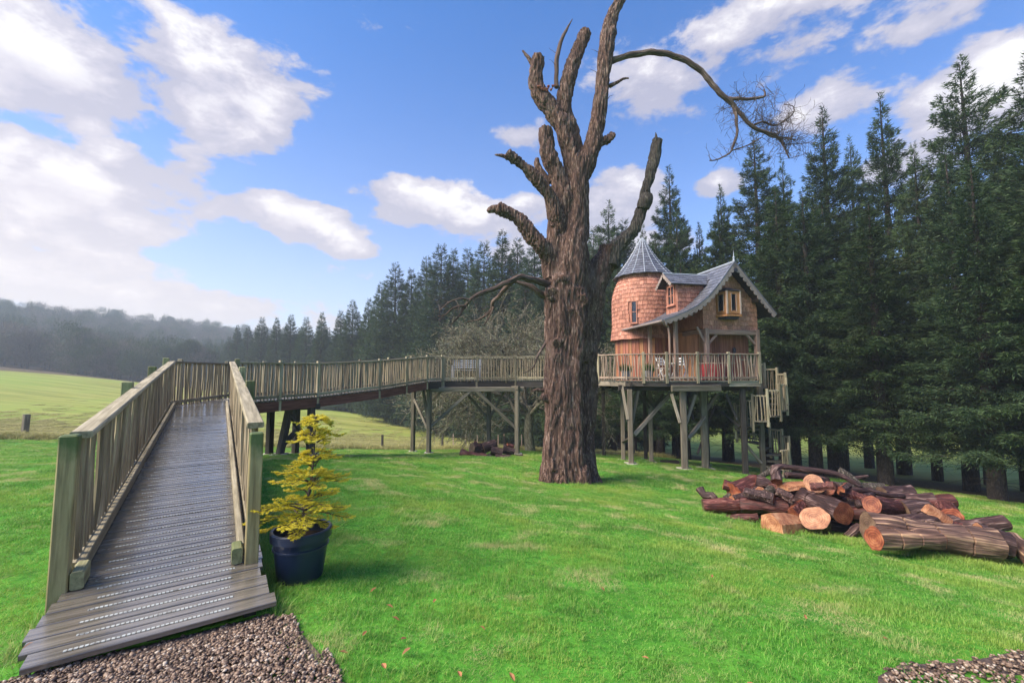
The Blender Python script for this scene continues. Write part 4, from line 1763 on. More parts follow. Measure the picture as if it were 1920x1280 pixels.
def build_deck():
    root = thing('deck_platform', 'round-cornered wooden deck on tall braced posts carrying the treehouse', 'deck', (6.5, 18, -1.9))
    x = 3.56
    while x < 9.98:
        ys = clip_col(x, DECK)
        if len(ys) >= 2:
            b = MB()
            b.beam((x, ys[0] - .02, DZ - .04), (x, ys[-1] + .02, DZ - .04), .135, .04)
            b.build('deck_board', M['plank'], root)
        x += .142
    for i in range(7):
        a, c = DECK[i], DECK[i + 1]
        b = MB()
        b.beam((a[0], a[1] + .03, DZ - .15), (c[0], c[1] + .03, DZ - .15), .05, .18)
        b.build('fascia', M['leg'] if i in (0, 1, 6) else M['beam_dark'], root)
    b = MB()
    b.beam((5.92, 15.9, DZ - .30), (7.75, 15.96, DZ - .30), .16, .23)
    b.build('cross_beam', M['beam_grey'], root)
    for y in (16.5, 17.6, 18.9, 20.4, 21.9):
        b = MB()
        b.beam((4.1, y, DZ - .3), (9.3, y + .3, DZ - .3), .12, .22)
        b.build('cross_beam', M['beam_dark'], root)
    for xx in (4.5, 5.6, 6.5, 7.6, 8.7):
        b = MB()
        b.beam((xx, 16.15, DZ - .16), (xx, 22.3, DZ - .16), .08, .16)
        b.build('joist', M['beam_dark'], root)
    legs = [(4.50, 16.4, .20, 'leg'), (4.62, 18.0, .17, 'leg'), (5.97, 18.6, .17, 'leg'), (6.42, 16.15, .23, 'leg'), (7.70, 17.3, .26, 'beam_grey'), (7.42, 18.6, .16, 'leg'), (8.80, 16.4, .19, 'beam_dark'),
            (9.1, 20.2, .17, 'beam_dark'), (6.6, 21.4, .18, 'beam_dark'), (4.5, 21.2, .17, 'beam_dark')]
    for x, y, w, mt in legs:
        g = gz(x, y)
        b = MB()
        b.beam((x, y, g - .1), (x, y, DZ - .35), w, w, up=Vector((.25, 1, 0)))
        b.build('leg', M[mt], root)
        b = MB()
        b.box((x, y, g + .01), (w * 2.2, w * 2.0, .05))
        b.build('footing', M['concrete'], root)
    # solid braces, like limbs growing from the posts
    tops = DZ - .35
    Wp = W
    br = [((1177, 786, 16.35), (1166, 722, 16.5), .11), ((1185, 792, 16.4), (1199, 722, 16.6), .11), ((1189, 815, 16.45), (1257, 738, 17.6), .14), ((1180, 822, 16.6), (1168, 828, 17.9), .1),
          ((1275, 792, 16.1), (1259, 738, 16.2), .11), ((1284, 800, 16.15), (1304, 740, 16.3), .11), ((1290, 822, 16.2), (1322, 782, 17.2), .13), ((1382, 786, 16.4), (1361, 738, 16.5), .09),
          ((1316, 780, 17.3), (1345, 738, 17.3), .13), ((1222, 770, 18.6), (1196, 738, 18.4), .1), ((1228, 764, 18.6), (1244, 738, 18.4), .1), ((1205, 740, 18.3), (1240, 776, 18.6), .1),
          ((1300, 786, 17.4), (1285, 738, 17.5), .1), ((1308, 850, 17.2), (1340, 760, 18), .08), ((1388, 800, 16.5), (1352, 772, 17.4), .08)]
    for a, c, w in br:
        b = MB()
        b.beam(Wp(*a), Wp(*c), w, w * .85, up=Vector((.2, 1, .1)))
        b.build('brace', M['leg'] if w > .105 else M['beam_dark'], root)
    # pad by the posts
    b = MB()
    b.box((6.9, 19.0, gz(6.9, 19.0) + .06), (.75, .3, .14))
    b.build('kerb_block', M['beam_dark'], root)


build_deck()
PZ = [Vector((x, y, DZ)) for x, y in DECK[:8]]
railing('railing', 'pinkish grey stick railing round the front of the treehouse deck', PZ, [(0, .02), (3, .02), (4, 0), (5, 0), (6, 0), (6, .985)], H=.98, ext=.0, sp=.094, stick=M['stick_pink'], rail_mat=M['stick_pink'],
        post_mat=M['rail'], wpost=.10, post_down=.12, wav=.03, r=.0225, bottom=.09)


def spiral():
    c = Vector((9.86, 17.08, 0))
    root = thing('spiral_staircase', 'timber spiral stair with stick railing winding down from the right end of the deck', 'staircase', (c.x, c.y, gz(c.x, c.y)))
    g = gz(c.x, c.y)
    b = MB()
    b.beam((c.x, c.y, g - .1), (c.x, c.y, DZ + .15), .17, .17)
    b.build('newel_post', M['beam_grey'], root)
    N = 18
    for i in range(N):
        a = math.radians(108 - i * 30.5)
        z = DZ - .02 - (i + 0.4) * (DZ - g) / (N + .4)
        a2 = a - math.radians(33)
        r = .95
        pts = [c + Vector((.06 * math.cos(a), .06 * math.sin(a), z)), c + Vector((.06 * math.cos(a2), .06 * math.sin(a2), z)),
               c + Vector((r * math.cos(a2), r * math.sin(a2), z)), c + Vector((r * math.cos((a + a2) / 2) * 1.03, r * math.sin((a + a2) / 2) * 1.03, z)), c + Vector((r * math.cos(a), r * math.sin(a), z))]
        b = MB()
        b.poly(pts[::-1] if False else pts, .05, Vector((0, 0, -1)))
        b.build('tread', M['beam_grey'], root)
        if i < 13 or i > 13:
            R = .92
            pz = Vector((R * math.cos(a), R * math.sin(a), 0))
            pm = post_mesh('rail_post', 1.42, .08, M['rail'], 'bevel')
            place('rail_post', pm, root, Matrix.Translation(c + pz + ZU * (z - .22)) @ Matrix.Rotation(a, 4, 'Z'))
            q0 = c + pz + ZU * (z + .93)
            q1 = c + Vector((R * math.cos(a2 + .05), R * math.sin(a2 + .05), z + .93))
            b = MB()
            b.beam(q0, q1, .05, .06)
            b.build('top_rail', M['rail'], root)
            for k in (.22, .44, .66, .86):
                aa = a - math.radians(30.5) * k
                pm = stick_mesh('baluster', 1.02, .023, M['stick'], wav=.02)
                place('baluster', pm, root, Matrix.Translation(c + Vector((R * math.cos(aa), R * math.sin(aa), z - .06))) @ Matrix.Rotation(random.uniform(-.04, .04), 4, 'X') @ Matrix.Rotation(random.uniform(0, 6), 4, 'Z'))
    b = MB()
    b.beam((c.x - .1, c.y - .05, g + .5), (c.x - .75, c.y - .2, g + 1.25), .1, .09)
    b.build('brace', M['leg'], root)


spiral()

# ------------------------------------------------------------------ things on the deck
def deck_things():
    # red tub
    c = Vector((8.05, 16.75, DZ))
    root = thing('tub', 'low red wooden tub with a pale rim behind the deck railing, under the gable', 'tub', tuple(c))
    for i in range(30):
        a = 2 * PI * i / 30
        b = MB()
        e = Vector((math.cos(a) * .62, math.sin(a) * .52, 0))
        b.beam(c + e + ZU * .02, c + e + ZU * .62, .125, .04, up=Vector((e.x / .62, e.y / .52, 0)))
        b.build('stave', M['red'], root)
    b = MB()
    b.tube([c + Vector((math.cos(a) * .64, math.sin(a) * .54, .64)) for a in [2 * PI * k / 32 for k in range(33)]], .028, n=6, caps=False)
    b.build('rim', M['timber'], root)
    # white chairs and table
    for k, (x, y, rz, lab) in enumerate(((6.0, 17.0, .5, 'white folding chair by the porch downpipe, left of the white table'), (6.75, 17.15, 2.4, 'white folding chair right of the white table on the deck'))):
        r = thing('chair', lab, 'chair', (x, y, DZ), group='white chairs on the treehouse deck')
        ca, sa = math.cos(rz), math.sin(rz)

        def T(px, py, pz):
            return Vector((x + px * ca - py * sa, y + px * sa + py * ca, DZ + pz))
        for sx in (-1, 1):
            b = MB()
            b.beam(T(sx * .2, -.22, 0), T(sx * .2, .18, .9), .035, .03)
            b.build('leg', M['white'], r)
            b = MB()
            b.beam(T(sx * .18, .22, 0), T(sx * .18, -.18, .46), .035, .03)
            b.build('leg', M['white'], r)
        for j in range(5):
            b = MB()
            b.beam(T(-.2, -.18 + j * .085, .46), T(.2, -.18 + j * .085, .46), .06, .02)
            b.build('slat', M['white'], r)
        for j in range(3):
            b = MB()
            b.beam(T(-.2, .06 + j * .05, .62 + j * .11), T(.2, .06 + j * .05, .62 + j * .11), .02, .07)
            b.build('slat', M['white'], r)
    r = thing('table', 'small white round bistro table between the two white deck chairs', 'table', (6.4, 16.85, DZ))
    b = MB()
    b.lathe((6.4, 16.85, DZ), [(.001, .66), (.28, .66), (.28, .63), (.001, .63)], 16)
    b.build('table_top', M['white'], r)
    for a in (0, 2.1, 4.2):
        b = MB()
        b.beam((6.4 + .2 * math.cos(a), 16.85 + .2 * math.sin(a), DZ), (6.4 - .1 * math.cos(a), 16.85 - .1 * math.sin(a), DZ + .63), .03, .03)
        b.build('leg', M['white'], r)
    for x, y, lab in ((4.50, 16.9, 'grey planter with a leafy green plant, nearest the oak on the deck'), (5.35, 16.75, 'grey planter with a bushy green plant in front of the tower')):
        r = thing('planter', lab, 'planter', (x, y, DZ))
        b = MB()
        b.lathe((x, y, DZ), [(.001, .0), (.13, 0), (.19, .36), (.175, .36), (.16, .30), (.001, .30)], 16)
        b.build('pot_body', M['planter_grey'], r, smooth=True)
        n = 500
        P = np.c_[RNG.normal(x, .06, n), RNG.normal(y, .06, n), np.full(n, DZ + .3)]
        D = np.c_[RNG.normal(0, .45, (n, 2)), RNG.uniform(.5, 1, n)]
        v, f, rr = slivers(P, D, RNG.uniform(.15, .42, n), np.full(n, .035), RNG.random(n))
        place('foliage', np_mesh('foliage', v, f, M['green_leaf'], rnd=rr), None).parent = None
        o = bpy.data.objects[-1] if False else COL.objects[-1]
        o.parent = r
        o.matrix_parent_inverse = Matrix.Translation(-Vector(r.location))


deck_things()

# ------------------------------------------------------------------ the dead oak
def fbm3(v, octs=3):
    return noise.fractal(v, 1.0, 2.1, octs)


def remesh_tubes(name, tubes, voxel, mats, root, disp=.04, base_z=None, fur=(10.5, 1.5)):
    """join tapering tubes into one body, then carve bark furrows into it"""
    b = MB()
    for pts, rad in tubes:
        b.tube(pts, rad, n=20, wob=.10)
    me = b.mesh('tmp', [], Vector((0, 0, 0)))
    o = bpy.data.objects.new('tmp', me)
    COL.objects.link(o)
    md = o.modifiers.new('r', 'REMESH')
    md.mode = 'VOXEL'
    md.voxel_size = voxel
    md.use_smooth_shade = True
    ms = o.modifiers.new('s', 'SMOOTH')
    ms.iterations = 5
    ms.factor = .5
    dg = bpy.context.evaluated_depsgraph_get()
    ev = o.evaluated_get(dg)
    m2 = bpy.data.meshes.new_from_object(ev)
    bpy.data.objects.remove(o)
    n = len(m2.vertices)
    co = np.empty(n * 3, 'f')
    no = np.empty(n * 3, 'f')
    m2.vertices.foreach_get('co', co)
    m2.vertices.foreach_get('normal', no)
    co = co.reshape(-1, 3)
    no = no.reshape(-1, 3)
    d = np.zeros(n)
    fx, fz = fur
    for i in range(n):
        x, y, z = co[i]
        wx = noise.noise(Vector((x * 1.3, y * 1.3, z * .9 + 4))) * .55
        a = noise.noise(Vector((x * fx + wx * 3, y * fx + wx * 2, z * fz)))
        r1 = 1 - abs(a) * 2.2
        c = noise.noise(Vector((x * 2.2, y * 2.2, z * .7 + 9)))
        e = noise.noise(Vector((x * 15, y * 15, z * 5)))
        d[i] = -max(0, r1) * 1.0 + c * 1.3 + e * .35
    co = co + no * (d * disp)[:, None]
    m2.vertices.foreach_set('co', co.astype('f').ravel())
    m2.materials.clear()
    m2.materials.append(mats)
    m2.update()
    m2.name = name
    ob = bpy.data.objects.new(name, m2)
    COL.objects.link(ob)
    ob.parent = root
    ob.matrix_parent_inverse = Matrix.Translation(-parent_origin(root))
    return ob


def pl(rows, Y0=12.0):
    """rows of (px, py, radius in px[, depth offset]) to a world polyline and radii"""
    P, R = [], []
    for r in rows:
        Y = Y0 + (r[3] if len(r) > 3 else 0)
        P.append(W(r[0], r[1], Y))
        R.append(r[2] * Y / 800)
    return P, R


def densify(P, R, step=.12, wob=.0):
    """Catmull-Rom through the points"""
    oP, oR = [], []
    n = len(P)
    for i in range(n - 1):
        p0, p1, p2, p3 = P[max(0, i - 1)], P[i], P[i + 1], P[min(n - 1, i + 2)]
        k = max(1, int((p2 - p1).length / step))
        for j in range(k):
            t = j / k
            q = 0.5 * ((2 * p1) + (p2 - p0) * t + (2 * p0 - 5 * p1 + 4 * p2 - p3) * t * t + (3 * p1 - p0 - 3 * p2 + p3) * t ** 3)
            if wob and 0 < i + j:
                q = q + Vector((noise.noise(q * 3), noise.noise(q * 3 + Vector((9, 0, 0))), noise.noise(q * 3 + Vector((0, 7, 0))))) * wob
            oP.append(q)
            oR.append(R[i] + (R[i + 1] - R[i]) * t)
    oP.append(P[-1])
    oR.append(R[-1])
    return oP, oR


def build_oak():
    root = thing('dead_oak', 'huge dead oak with furrowed bark, sawn-off limbs and one long arching branch', 'tree', tuple(W(1070, 898, 12)))
    T = []
    T.append(densify(*pl([(1056, 925, 52, .1), (1056, 898, 46, .05), (1056, 870, 39), (1056, 830, 36), (1056, 780, 34), (1055, 720, 35), (1055, 660, 34), (1057, 600, 36), (1062, 550, 39), (1068, 500, 36), (1075, 450, 30), (1081, 400, 25), (1083, 350, 23), (1083, 300, 21)])))
    T.append(densify(*pl([(1103, 925, 28, .45), (1098, 898, 24, .45), (1092, 860, 20, .5), (1094, 800, 21, .5), (1098, 740, 22, .55), (1099, 680, 23, .5), (1103, 620, 24, .45), (1109, 560, 25, .4), (1123, 510, 24, .4), (1139, 480, 21, .45), (1142, 458, 20, .4)])))
    T.append(densify(*pl([(1040, 560, 20, -.1), (1042, 640, 16, -.25), (1040, 720, 15, -.28), (1038, 800, 15, -.25), (1036, 880, 18, -.3)])))
    T.append(densify(*pl([(1078, 540, 20, -.3), (1080, 640, 15, -.3), (1078, 760, 14, -.25), (1084, 880, 16, -.3)])))
    T.append(densify(*pl([(1088, 470, 14, .2), (1098, 540, 20, .15), (1096, 600, 18, .15), (1090, 680, 14, .2)])))
    # buttress roots
    for x0, x1, r in ((1035, 1020, 17), (1060, 1052, 20), (1085, 1092, 18), (1042, 1028, 12)):
        T.append(densify(*pl([(x0, 850, r * .8, -.15), (x0 * .5 + x1 * .5, 885, r, -.3), (x1, 915, r * .8, -.45)])))
    T.append(densify(*pl([(1100, 820, 14, .4), (1106, 880, 17, .3), (1122, 912, 14, .1), (1132, 925, 10, 0)])))
    T.append(densify(*pl([(1045, 520, 26, .0), (1040, 490, 24), (1046, 440, 22), (1052, 400, 22), (1055, 370, 21), (1050, 345, 19)])))     # left shoulder
    for (x, y, r) in ((1052, 530, 22), (1035, 548, 17), (1075, 585, 16), (1042, 640, 12), (1045, 665, 11), (1090, 560, 16)):
        T.append(densify(*pl([(x, y, r, -.25), (x + 2, y + 3, r * .8, -.55)])))
    remesh_tubes('trunk', T, .028, M['bark'], root, .048)

    def limb(rows, rough=.042, name='limb', wobble=.02, cut=None, jag=False, Y0=12.0, mat='bark', vox=.022):
        P, R = densify(*pl(rows, Y0), step=.08, wob=wobble)
        o = remesh_tubes(name, [(P, R)], vox, M[mat], root, rough, fur=(12, 2.2))
        t = (P[-1] - P[-3]).normalized()
        if cut:
            b = MB()
            a, c = frame(t)
            n = 18
            vs = [P[-1] + t * (R[-1] * .04 + .006)]
            gs = [(0, 0, 0)]
            for k in range(n):
                th = 2 * PI * k / n
                q = R[-1] * .93 * (1 + .06 * math.sin(3 * th + 1))
                vs.append(P[-1] + t * (R[-1] * .04 + .004) + a * math.cos(th) * q + c * math.sin(th) * q)
                gs.append((math.cos(th) * q, math.sin(th) * q, 0))
            for k in range(n):
                q = R[-1] * .86
                th = 2 * PI * k / n
                vs.append(P[-1] - t * .05 + a * math.cos(th) * q + c * math.sin(th) * q)
                gs.append((math.cos(th) * q, math.sin(th) * q, 0))
            b.add(vs, [(0, 1 + (k + 1) % n, 1 + k) for k in range(n)] + [(1 + k, 1 + (k + 1) % n, 1 + n + (k + 1) % n, 1 + n + k) for k in range(n)], gs)
            b.build('cut_face', M[cut], o)
        if jag:
            b = MB()
            a, c = frame(t)
            for k in range(9):
                th = 2 * PI * k / 9 + random.uniform(-.3, .3)
                r = R[-1] * random.uniform(.3, .8)
                p = P[-1] - t * .1 + a * math.cos(th) * r + c * math.sin(th) * r
                b.tube([p, p + t * random.uniform(.18, .5) + a * random.uniform(-.03, .03)], [R[-1] * .30, .008], n=5, caps=False)
            b.build('splinter', M['log_strip'], o)
        return o
    limb([(1075, 345, 18), (1070, 290, 18), (1055, 240, 19), (1034, 203, 18), (1015, 178, 17), (1006, 158, 15), (1007, 132, 14), (1011, 107, 14)], cut='cut_dull')
    limb([(1004, 135, 5), (996, 116, 5), (985, 102, 3.5), (979, 94, 2)], .01, 'stub')
    limb([(1085, 300, 14, .1), (1074, 250, 16, .1), (1058, 212, 17, .1), (1058, 180, 16, .1), (1066, 146, 15, .1), (1080, 105, 15, .15), (1094, 70, 14, .2), (1098, 60, 12, .2)], jag=True)
    limb([(1044, 165, 5.5), (1043, 140, 5), (1045, 105, 5), (1050, 84, 4.5), (1060, 60, 3.5), (1074, 35, 1)], .008, 'dark_branch', mat='bark_limb')
    limb([(1088, 330, 20), (1100, 300, 20), (1114, 262, 17), (1120, 230, 15), (1124, 195, 15), (1129, 150, 15), (1134, 108, 16), (1141, 60, 16), (1150, 25, 14), (1164, -5, 12), (1176, -40, 10)])
    limb([(1122, 268, 11), (1138, 262, 9), (1152, 252, 7)], cut='cut_dull', name='stub')
    limb([(1142, 162, 5), (1158, 154, 3.5), (1168, 148, 3), (1180, 147, 2)], .006, 'stub')
    limb([(1074, 430, 14, .1), (1066, 400, 19, 0), (1058, 360, 19, -.08), (1040, 315, 17, -.15), (1028, 285, 16, -.2), (1024, 262, 15, -.2), (1023, 240, 13, -.2)], jag=True)
    limb([(1030, 345, 9), (1015, 325, 8), (1006, 305, 6), (1008, 296, 4)], .012, 'stub')
    limb([(1062, 470, 13, .1), (1053, 440, 17, -.05), (1042, 405, 17, -.25), (1032, 370, 14, -.4), (1012, 340, 13, -.5), (986, 315, 11, -.6), (962, 296, 11, -.7), (950, 287, 11, -.75)], cut='cut')
    limb([(958, 296, 4, -.6), (942, 292, 4, -.7), (927, 290, 2, -.7)], .005, 'stub')
    limb([(1062, 540, 15, .1), (1048, 508, 20, 0), (1030, 480, 19, -.15), (1008, 455, 17, -.3), (988, 430, 15, -.4), (970, 408, 13, -.45), (948, 396, 13, -.5), (934, 390, 12, -.5)], jag=True)
    limb([(937, 392, 9, -.5), (924, 392, 8, -.5), (914, 398, 4, -.5)], .01, 'stub')
    limb([(1142, 500, 20, .4), (1150, 470, 17, .4), (1168, 452, 13, .4), (1186, 436, 12, .4), (1198, 410, 11.5, .4), (1207, 378, 11, .4), (1212, 350, 10.5, .4), (1220, 325, 10.5, .4), (1228, 295, 11, .4), (1234, 262, 9.5, .4)], jag=True, mat='bark_grey')
    limb([(1228, 268, 4, .4), (1230, 258, 3, .4), (1229, 248, 1, .4)], .004, 'stub', mat='bark_grey')
    limb([(1205, 392, 12, .35), (1210, 378, 14, .3), (1212, 366, 12, .35)], .01, 'knot', mat='bark_grey')
    limb([(1030, 748, 10, -.2), (1018, 744, 8, -.3), (1013, 743, 7, -.3)], .01, 'knot', cut='cut_dull')
    limb([(1020, 732, 4, -.2), (1006, 730, 3, -.3), (995, 734, 1, -.3)], .004, 'stub')

    def branch(rows, name='branch', n=7, wob=.02, mat='bark_limb', Y0=12.0, step=.07):
        P, R = densify(*pl(rows, Y0), step=step, wob=wob)
        b = MB()
        b.tube(P, R, n=n, wob=.22)
        o = b.build(name, M[mat], root, smooth=2)
        return P, R, o
    P, R, arch = branch([(1136, 116, 8), (1150, 113, 6.5), (1173, 106, 5.5), (1196, 101, 5.8), (1220, 98, 6), (1255, 102, 5.8), (1291, 117, 5.2), (1318, 137, 5), (1341, 164, 5.2), (1352, 178, 5.2), (1369, 190, 4.8), (1380, 203, 4.0), (1395, 222, 3.7),
                         (1412, 238, 3.8), (1432, 247, 3), (1455, 254, 2.6), (1468, 272, 2), (1480, 297, 1)], n=10, wob=.03)
    twigs = MB()

    def twig(p, d, L, r, depth, droop=.0):
        pts, rad = [p], [r]
        n = max(3, int(L / .07))
        for i in range(n):
            d = (d + Vector((random.gauss(0, .26), random.gauss(0, .26), random.gauss(0, .24) + droop))).normalized()
            p = p + d * L / n
            pts.append(p)
            rad.append(r * (1 - .75 * (i + 1) / n))
            if depth > 0 and random.random() < .55:
                s_ = (d + Vector((random.gauss(0, .8), random.gauss(0, .6), random.gauss(0, .8)))).normalized()
                twig(p, s_, L * random.uniform(.3, .6), rad[-1] * .7, depth - 1, droop)
        twigs.tube(pts, [max(q, .0035) for q in rad], n=4, caps=False)
    for rows in ([(1369, 188, 4.2), (1378, 205, 3.4), (1381, 225, 2.8), (1382, 250, 2.5), (1376, 272, 2.2), (1368, 287, 2), (1350, 297, 1.5), (1330, 301, 1)],
                 [(1366, 184, 3.5), (1382, 185, 3.2), (1404, 186, 3), (1422, 184, 2.6), (1434, 180, 2.2), (1432, 168, 1)],
                 [(1372, 282, 1.5), (1390, 276, 1.3), (1410, 268, 1.2), (1428, 258, 1)],
                 [(1410, 236, 2.5), (1430, 228, 1.8), (1452, 236, 1.6), (1472, 226, 1.3), (1488, 212, 1.1), (1486, 198, .9), (1470, 196, .7)],
                 [(1428, 246, 2), (1450, 256, 1.8), (1478, 258, 1.4), (1494, 263, 1)]):
        Pb, Rb, o = branch(rows, 'side_branch', n=6, wob=.03)
        for i in range(2, len(Pb), 2):
            for _ in range(2):
                twig(Pb[i], Vector((random.gauss(.3, .7), random.gauss(0, .5), random.gauss(.35, .7))).normalized(), random.uniform(.2, .6), .008, 1)
    for i in range(0, 44):
        j = int(len(P) * random.uniform(.66, .99))
        twig(P[j], Vector((random.gauss(.45, .6), random.gauss(0, .5), random.gauss(.7, .6))).normalized(), random.uniform(.4, 1.15), .010, 2)
    for px, py, sx in ((1128, 100, -1), (1124, 140, -1), (1136, 188, 1), (1047, 104, -1), (1046, 130, -1)):
        twig(W(px, py, 12), Vector((sx * .8, -.1, .35)), random.uniform(.3, .42), .014, 0)
    # dead side boughs over the boardwalk
    for rows in ([(1030, 533, 8, -.2), (1012, 527, 6.5, -.5), (992, 522, 6, -.8), (970, 520, 5.5, -1), (950, 530, 5, -1.2), (932, 538, 4.6, -1.3), (905, 548, 4, -1.4), (886, 558, 3.5, -1.5), (872, 572, 3, -1.5), (862, 590, 2, -1.5), (850, 604, 1, -1.5)],
                 [(968, 521, 5, -1), (948, 540, 4, -.9), (934, 556, 3.6, -.8), (924, 566, 3.4, -.8), (923, 580, 3, -.7), (910, 592, 2.3, -.7), (894, 600, 1.4, -.7), (876, 603, .8, -.7)],
                 [(1032, 560, 8, 0), (1014, 551, 6, -.2), (1000, 541, 5, -.3), (980, 532, 4, -.3), (958, 528, 2.5, -.3), (946, 548, 1.2, -.3)],
                 [(872, 572, 2.6, -1.5), (850, 578, 2, -1.6), (835, 590, 1.2, -1.6), (822, 592, .8, -1.6)],
                 [(880, 562, 2.6, -1.5), (862, 560, 1.8, -1.7), (842, 566, 1.2, -1.8), (824, 582, .8, -1.8)],
                 [(925, 575, 2, -.8), (917, 596, 1.6, -.8), (908, 610, 1, -.8)],
                 [(1024, 640, 3, 0), (1008, 668, 2, -.3), (1000, 690, 1.2, -.3), (980, 700, .8, -.3)]):
        Pb, Rb, o = branch(rows, 'bough', n=7, wob=.035)
        for i in range(len(Pb) // 3, len(Pb)):
            if random.random() < .42:
                twig(Pb[i], Vector((random.gauss(-.6, .6), random.gauss(0, .5), random.gauss(-.25, .6))).normalized(), random.uniform(.2, .6), .007, 1, -.03)
    o = twigs.build('twigs', M['bark_twig'], root)
    o['kind'] = 'stuff'
    # red fresh break at the crotch
    b = MB()
    for k in range(9):
        p = W(1008 + k * 3.4, 166 + random.uniform(-4, 5), 11.75)
        b.tube([p, p + Vector((random.uniform(-.02, .12), -.05, random.uniform(-.05, .06)))], [.045, .012], n=6)
    b.build('fresh_break', M['cut'], root)


build_oak()

# ------------------------------------------------------------------ conifers
def conifer_meshes(seed, H, base, R, M_=42000, needle='needle', droop=.30, bare=False, thin=1.0, size=1.0, cone=None):
    """one spruce: a crown of many small needle sprays on whorled boughs, plus its trunk and bough wood"""
    rg = np.random.default_rng(seed)
    zs = []
    z = base
    while z < H * .985:
        zs.append(z)
        z += (.30 + .24 * (1 - z / H)) * rg.uniform(.8, 1.2) * (.72 if cone else 1)
    B = []
    a0 = 0
    for z in zs:
        f = (z - base) / (H - base)
        L = (R * ((1 - f) ** .68) * min(1, ((1 - f) / .30) ** .4)) if cone is None else R * (1 - f) ** cone * (1 if f > .12 else .72 + 2.3 * f) + .12
        n = 7 if f < .85 else 5
        a0 += 1.1
        for k in range(n):
            a = a0 + 2 * PI * k / n + rg.normal(0, .22)
            l = L * rg.choice([rg.uniform(.8, 1.1), rg.uniform(.4, .8)], p=[.62, .38]) * (1 + .22 * math.sin(z * 2.3 + 2 * math.sin(a0 + k)))
            if cone is not None:
                l = L * rg.uniform(.8, 1.08)
            B.append((z + rg.normal(0, .17), a, l, f))
    # a few stray long boughs make the outline ragged
    for _ in range(14):
        z = rg.uniform(base, H * .8)
        f = (z - base) / (H - base)
        B.append((z, rg.uniform(0, 6.28), R * ((1 - f) ** .8) * rg.uniform(1.05, 1.28), f))
    B = np.array(B)
    w = B[:, 2] ** 1.6 + .03
    idx = rg.choice(len(B), M_, p=w / w.sum())
    z0, a, L, f = B[idx].T
    t = np.sqrt(rg.uniform(.02, 1, M_))
    dr = droop * (1 - .9 * f)
    rise = .32 * f ** 2 + .02
    side = rg.normal(0, .36, M_) * L * (1.06 - t) * .62
    side = np.clip(side, -.8, .8)
    r = L * t
    zz = z0 - dr * r + .16 * L * t ** 3 + rise * r - np.abs(side) * (.30 - .3 * f) + rg.normal(0, .10, M_)
    # hanging sprays below the bough
    hang = rg.random(M_) < .25 * (1 - f)
    zz = zz - np.where(hang, rg.exponential(.13, M_), 0)
    ca, sa = np.cos(a), np.sin(a)
    P = np.stack([ca * r - sa * side, sa * r + ca * side, zz], -1)
    sg = np.sign(side)
    D = np.stack([ca * .8 - sa * sg * .55, sa * .8 + ca * sg * .55, np.where(hang, -1.0, -.12 + .5 * f)], -1) + rg.normal(0, .30, (M_, 3))
    ln = rg.uniform(.11, .27, M_) * size
    wd = rg.uniform(.03, .06, M_) * size * thin
    rnd_ = np.clip(.45 + .38 * (t - .6) + rg.normal(0, .2, M_), 0, 1)  # bough tips painted as if lit: needle colour lightens outwards
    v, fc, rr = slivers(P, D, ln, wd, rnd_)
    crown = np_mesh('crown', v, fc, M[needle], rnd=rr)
    b = MB()
    tr = .012 * H + .05
    b.tube([(0, 0, -.6), (0, 0, 0), (.02, .03, H * .3), (0, .02, H * .7), (0, 0, H * .97)], [tr * 1.45, tr * 1.15, tr * .85, tr * .42, .015], n=10, wob=.1)
    for z0_, a_, L_, f_ in B[::2]:
        if L_ < .5:
            continue
        pts = []
        for q in (0, .35, .7, .95):
            r_ = L_ * q
            pts.append((math.cos(a_) * r_, math.sin(a_) * r_, z0_ - droop * (1 - .9 * f_) * r_ + .16 * L_ * q ** 3 + (.32 * f_ ** 2 + .02) * r_))
        b.tube(pts, [.035, .025, .014, .004], n=3, caps=False)
    for _ in range(26):     # dead snags on the lower trunk
        z_ = rg.uniform(.7, base + 1)
        a_ = rg.uniform(0, 6.28)
        l_ = rg.uniform(.5, 1.7)
        b.tube([(0, 0, z_), (math.cos(a_) * l_ * .5, math.sin(a_) * l_ * .5, z_ + .02), (math.cos(a_ + .2) * l_, math.sin(a_ + .2) * l_, z_ - .25 * l_)], [.02, .012, .003], n=3, caps=False)
    trunk = b.mesh('trunk', M['con_bark'], smooth=True)
    return crown, trunk


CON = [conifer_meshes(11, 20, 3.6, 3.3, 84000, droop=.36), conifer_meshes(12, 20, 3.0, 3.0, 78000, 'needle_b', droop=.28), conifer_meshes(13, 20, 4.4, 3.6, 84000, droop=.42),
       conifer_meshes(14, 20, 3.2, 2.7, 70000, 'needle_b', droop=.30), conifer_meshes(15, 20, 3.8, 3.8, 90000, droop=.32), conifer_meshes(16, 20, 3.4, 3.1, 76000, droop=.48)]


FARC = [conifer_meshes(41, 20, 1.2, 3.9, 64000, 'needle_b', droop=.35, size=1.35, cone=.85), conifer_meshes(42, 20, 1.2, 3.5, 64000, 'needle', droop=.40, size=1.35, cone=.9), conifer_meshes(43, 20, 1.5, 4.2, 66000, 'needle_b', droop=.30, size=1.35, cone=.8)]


def put_tree(x, y, H, kind=None, label=None, group=None, rz=None, wide=1.0, name='spruce_tree', z=None, meshes=None, cat='tree'):
    z = gz(x, y) if z is None else z
    r = thing(name, label, cat, (x, y, z), random.uniform(0, 6.28) if rz is None else rz, group)
    k = H / 20
    r.scale = (k * wide, k * wide, k)
    cr, tr = (meshes or CON[kind if kind is not None else random.randrange(len(CON))])
    for nm, me in (('crown', cr), ('trunk', tr)):
        o = bpy.data.objects.new(nm, me)
        COL.objects.link(o)
        o.parent = r
    return r


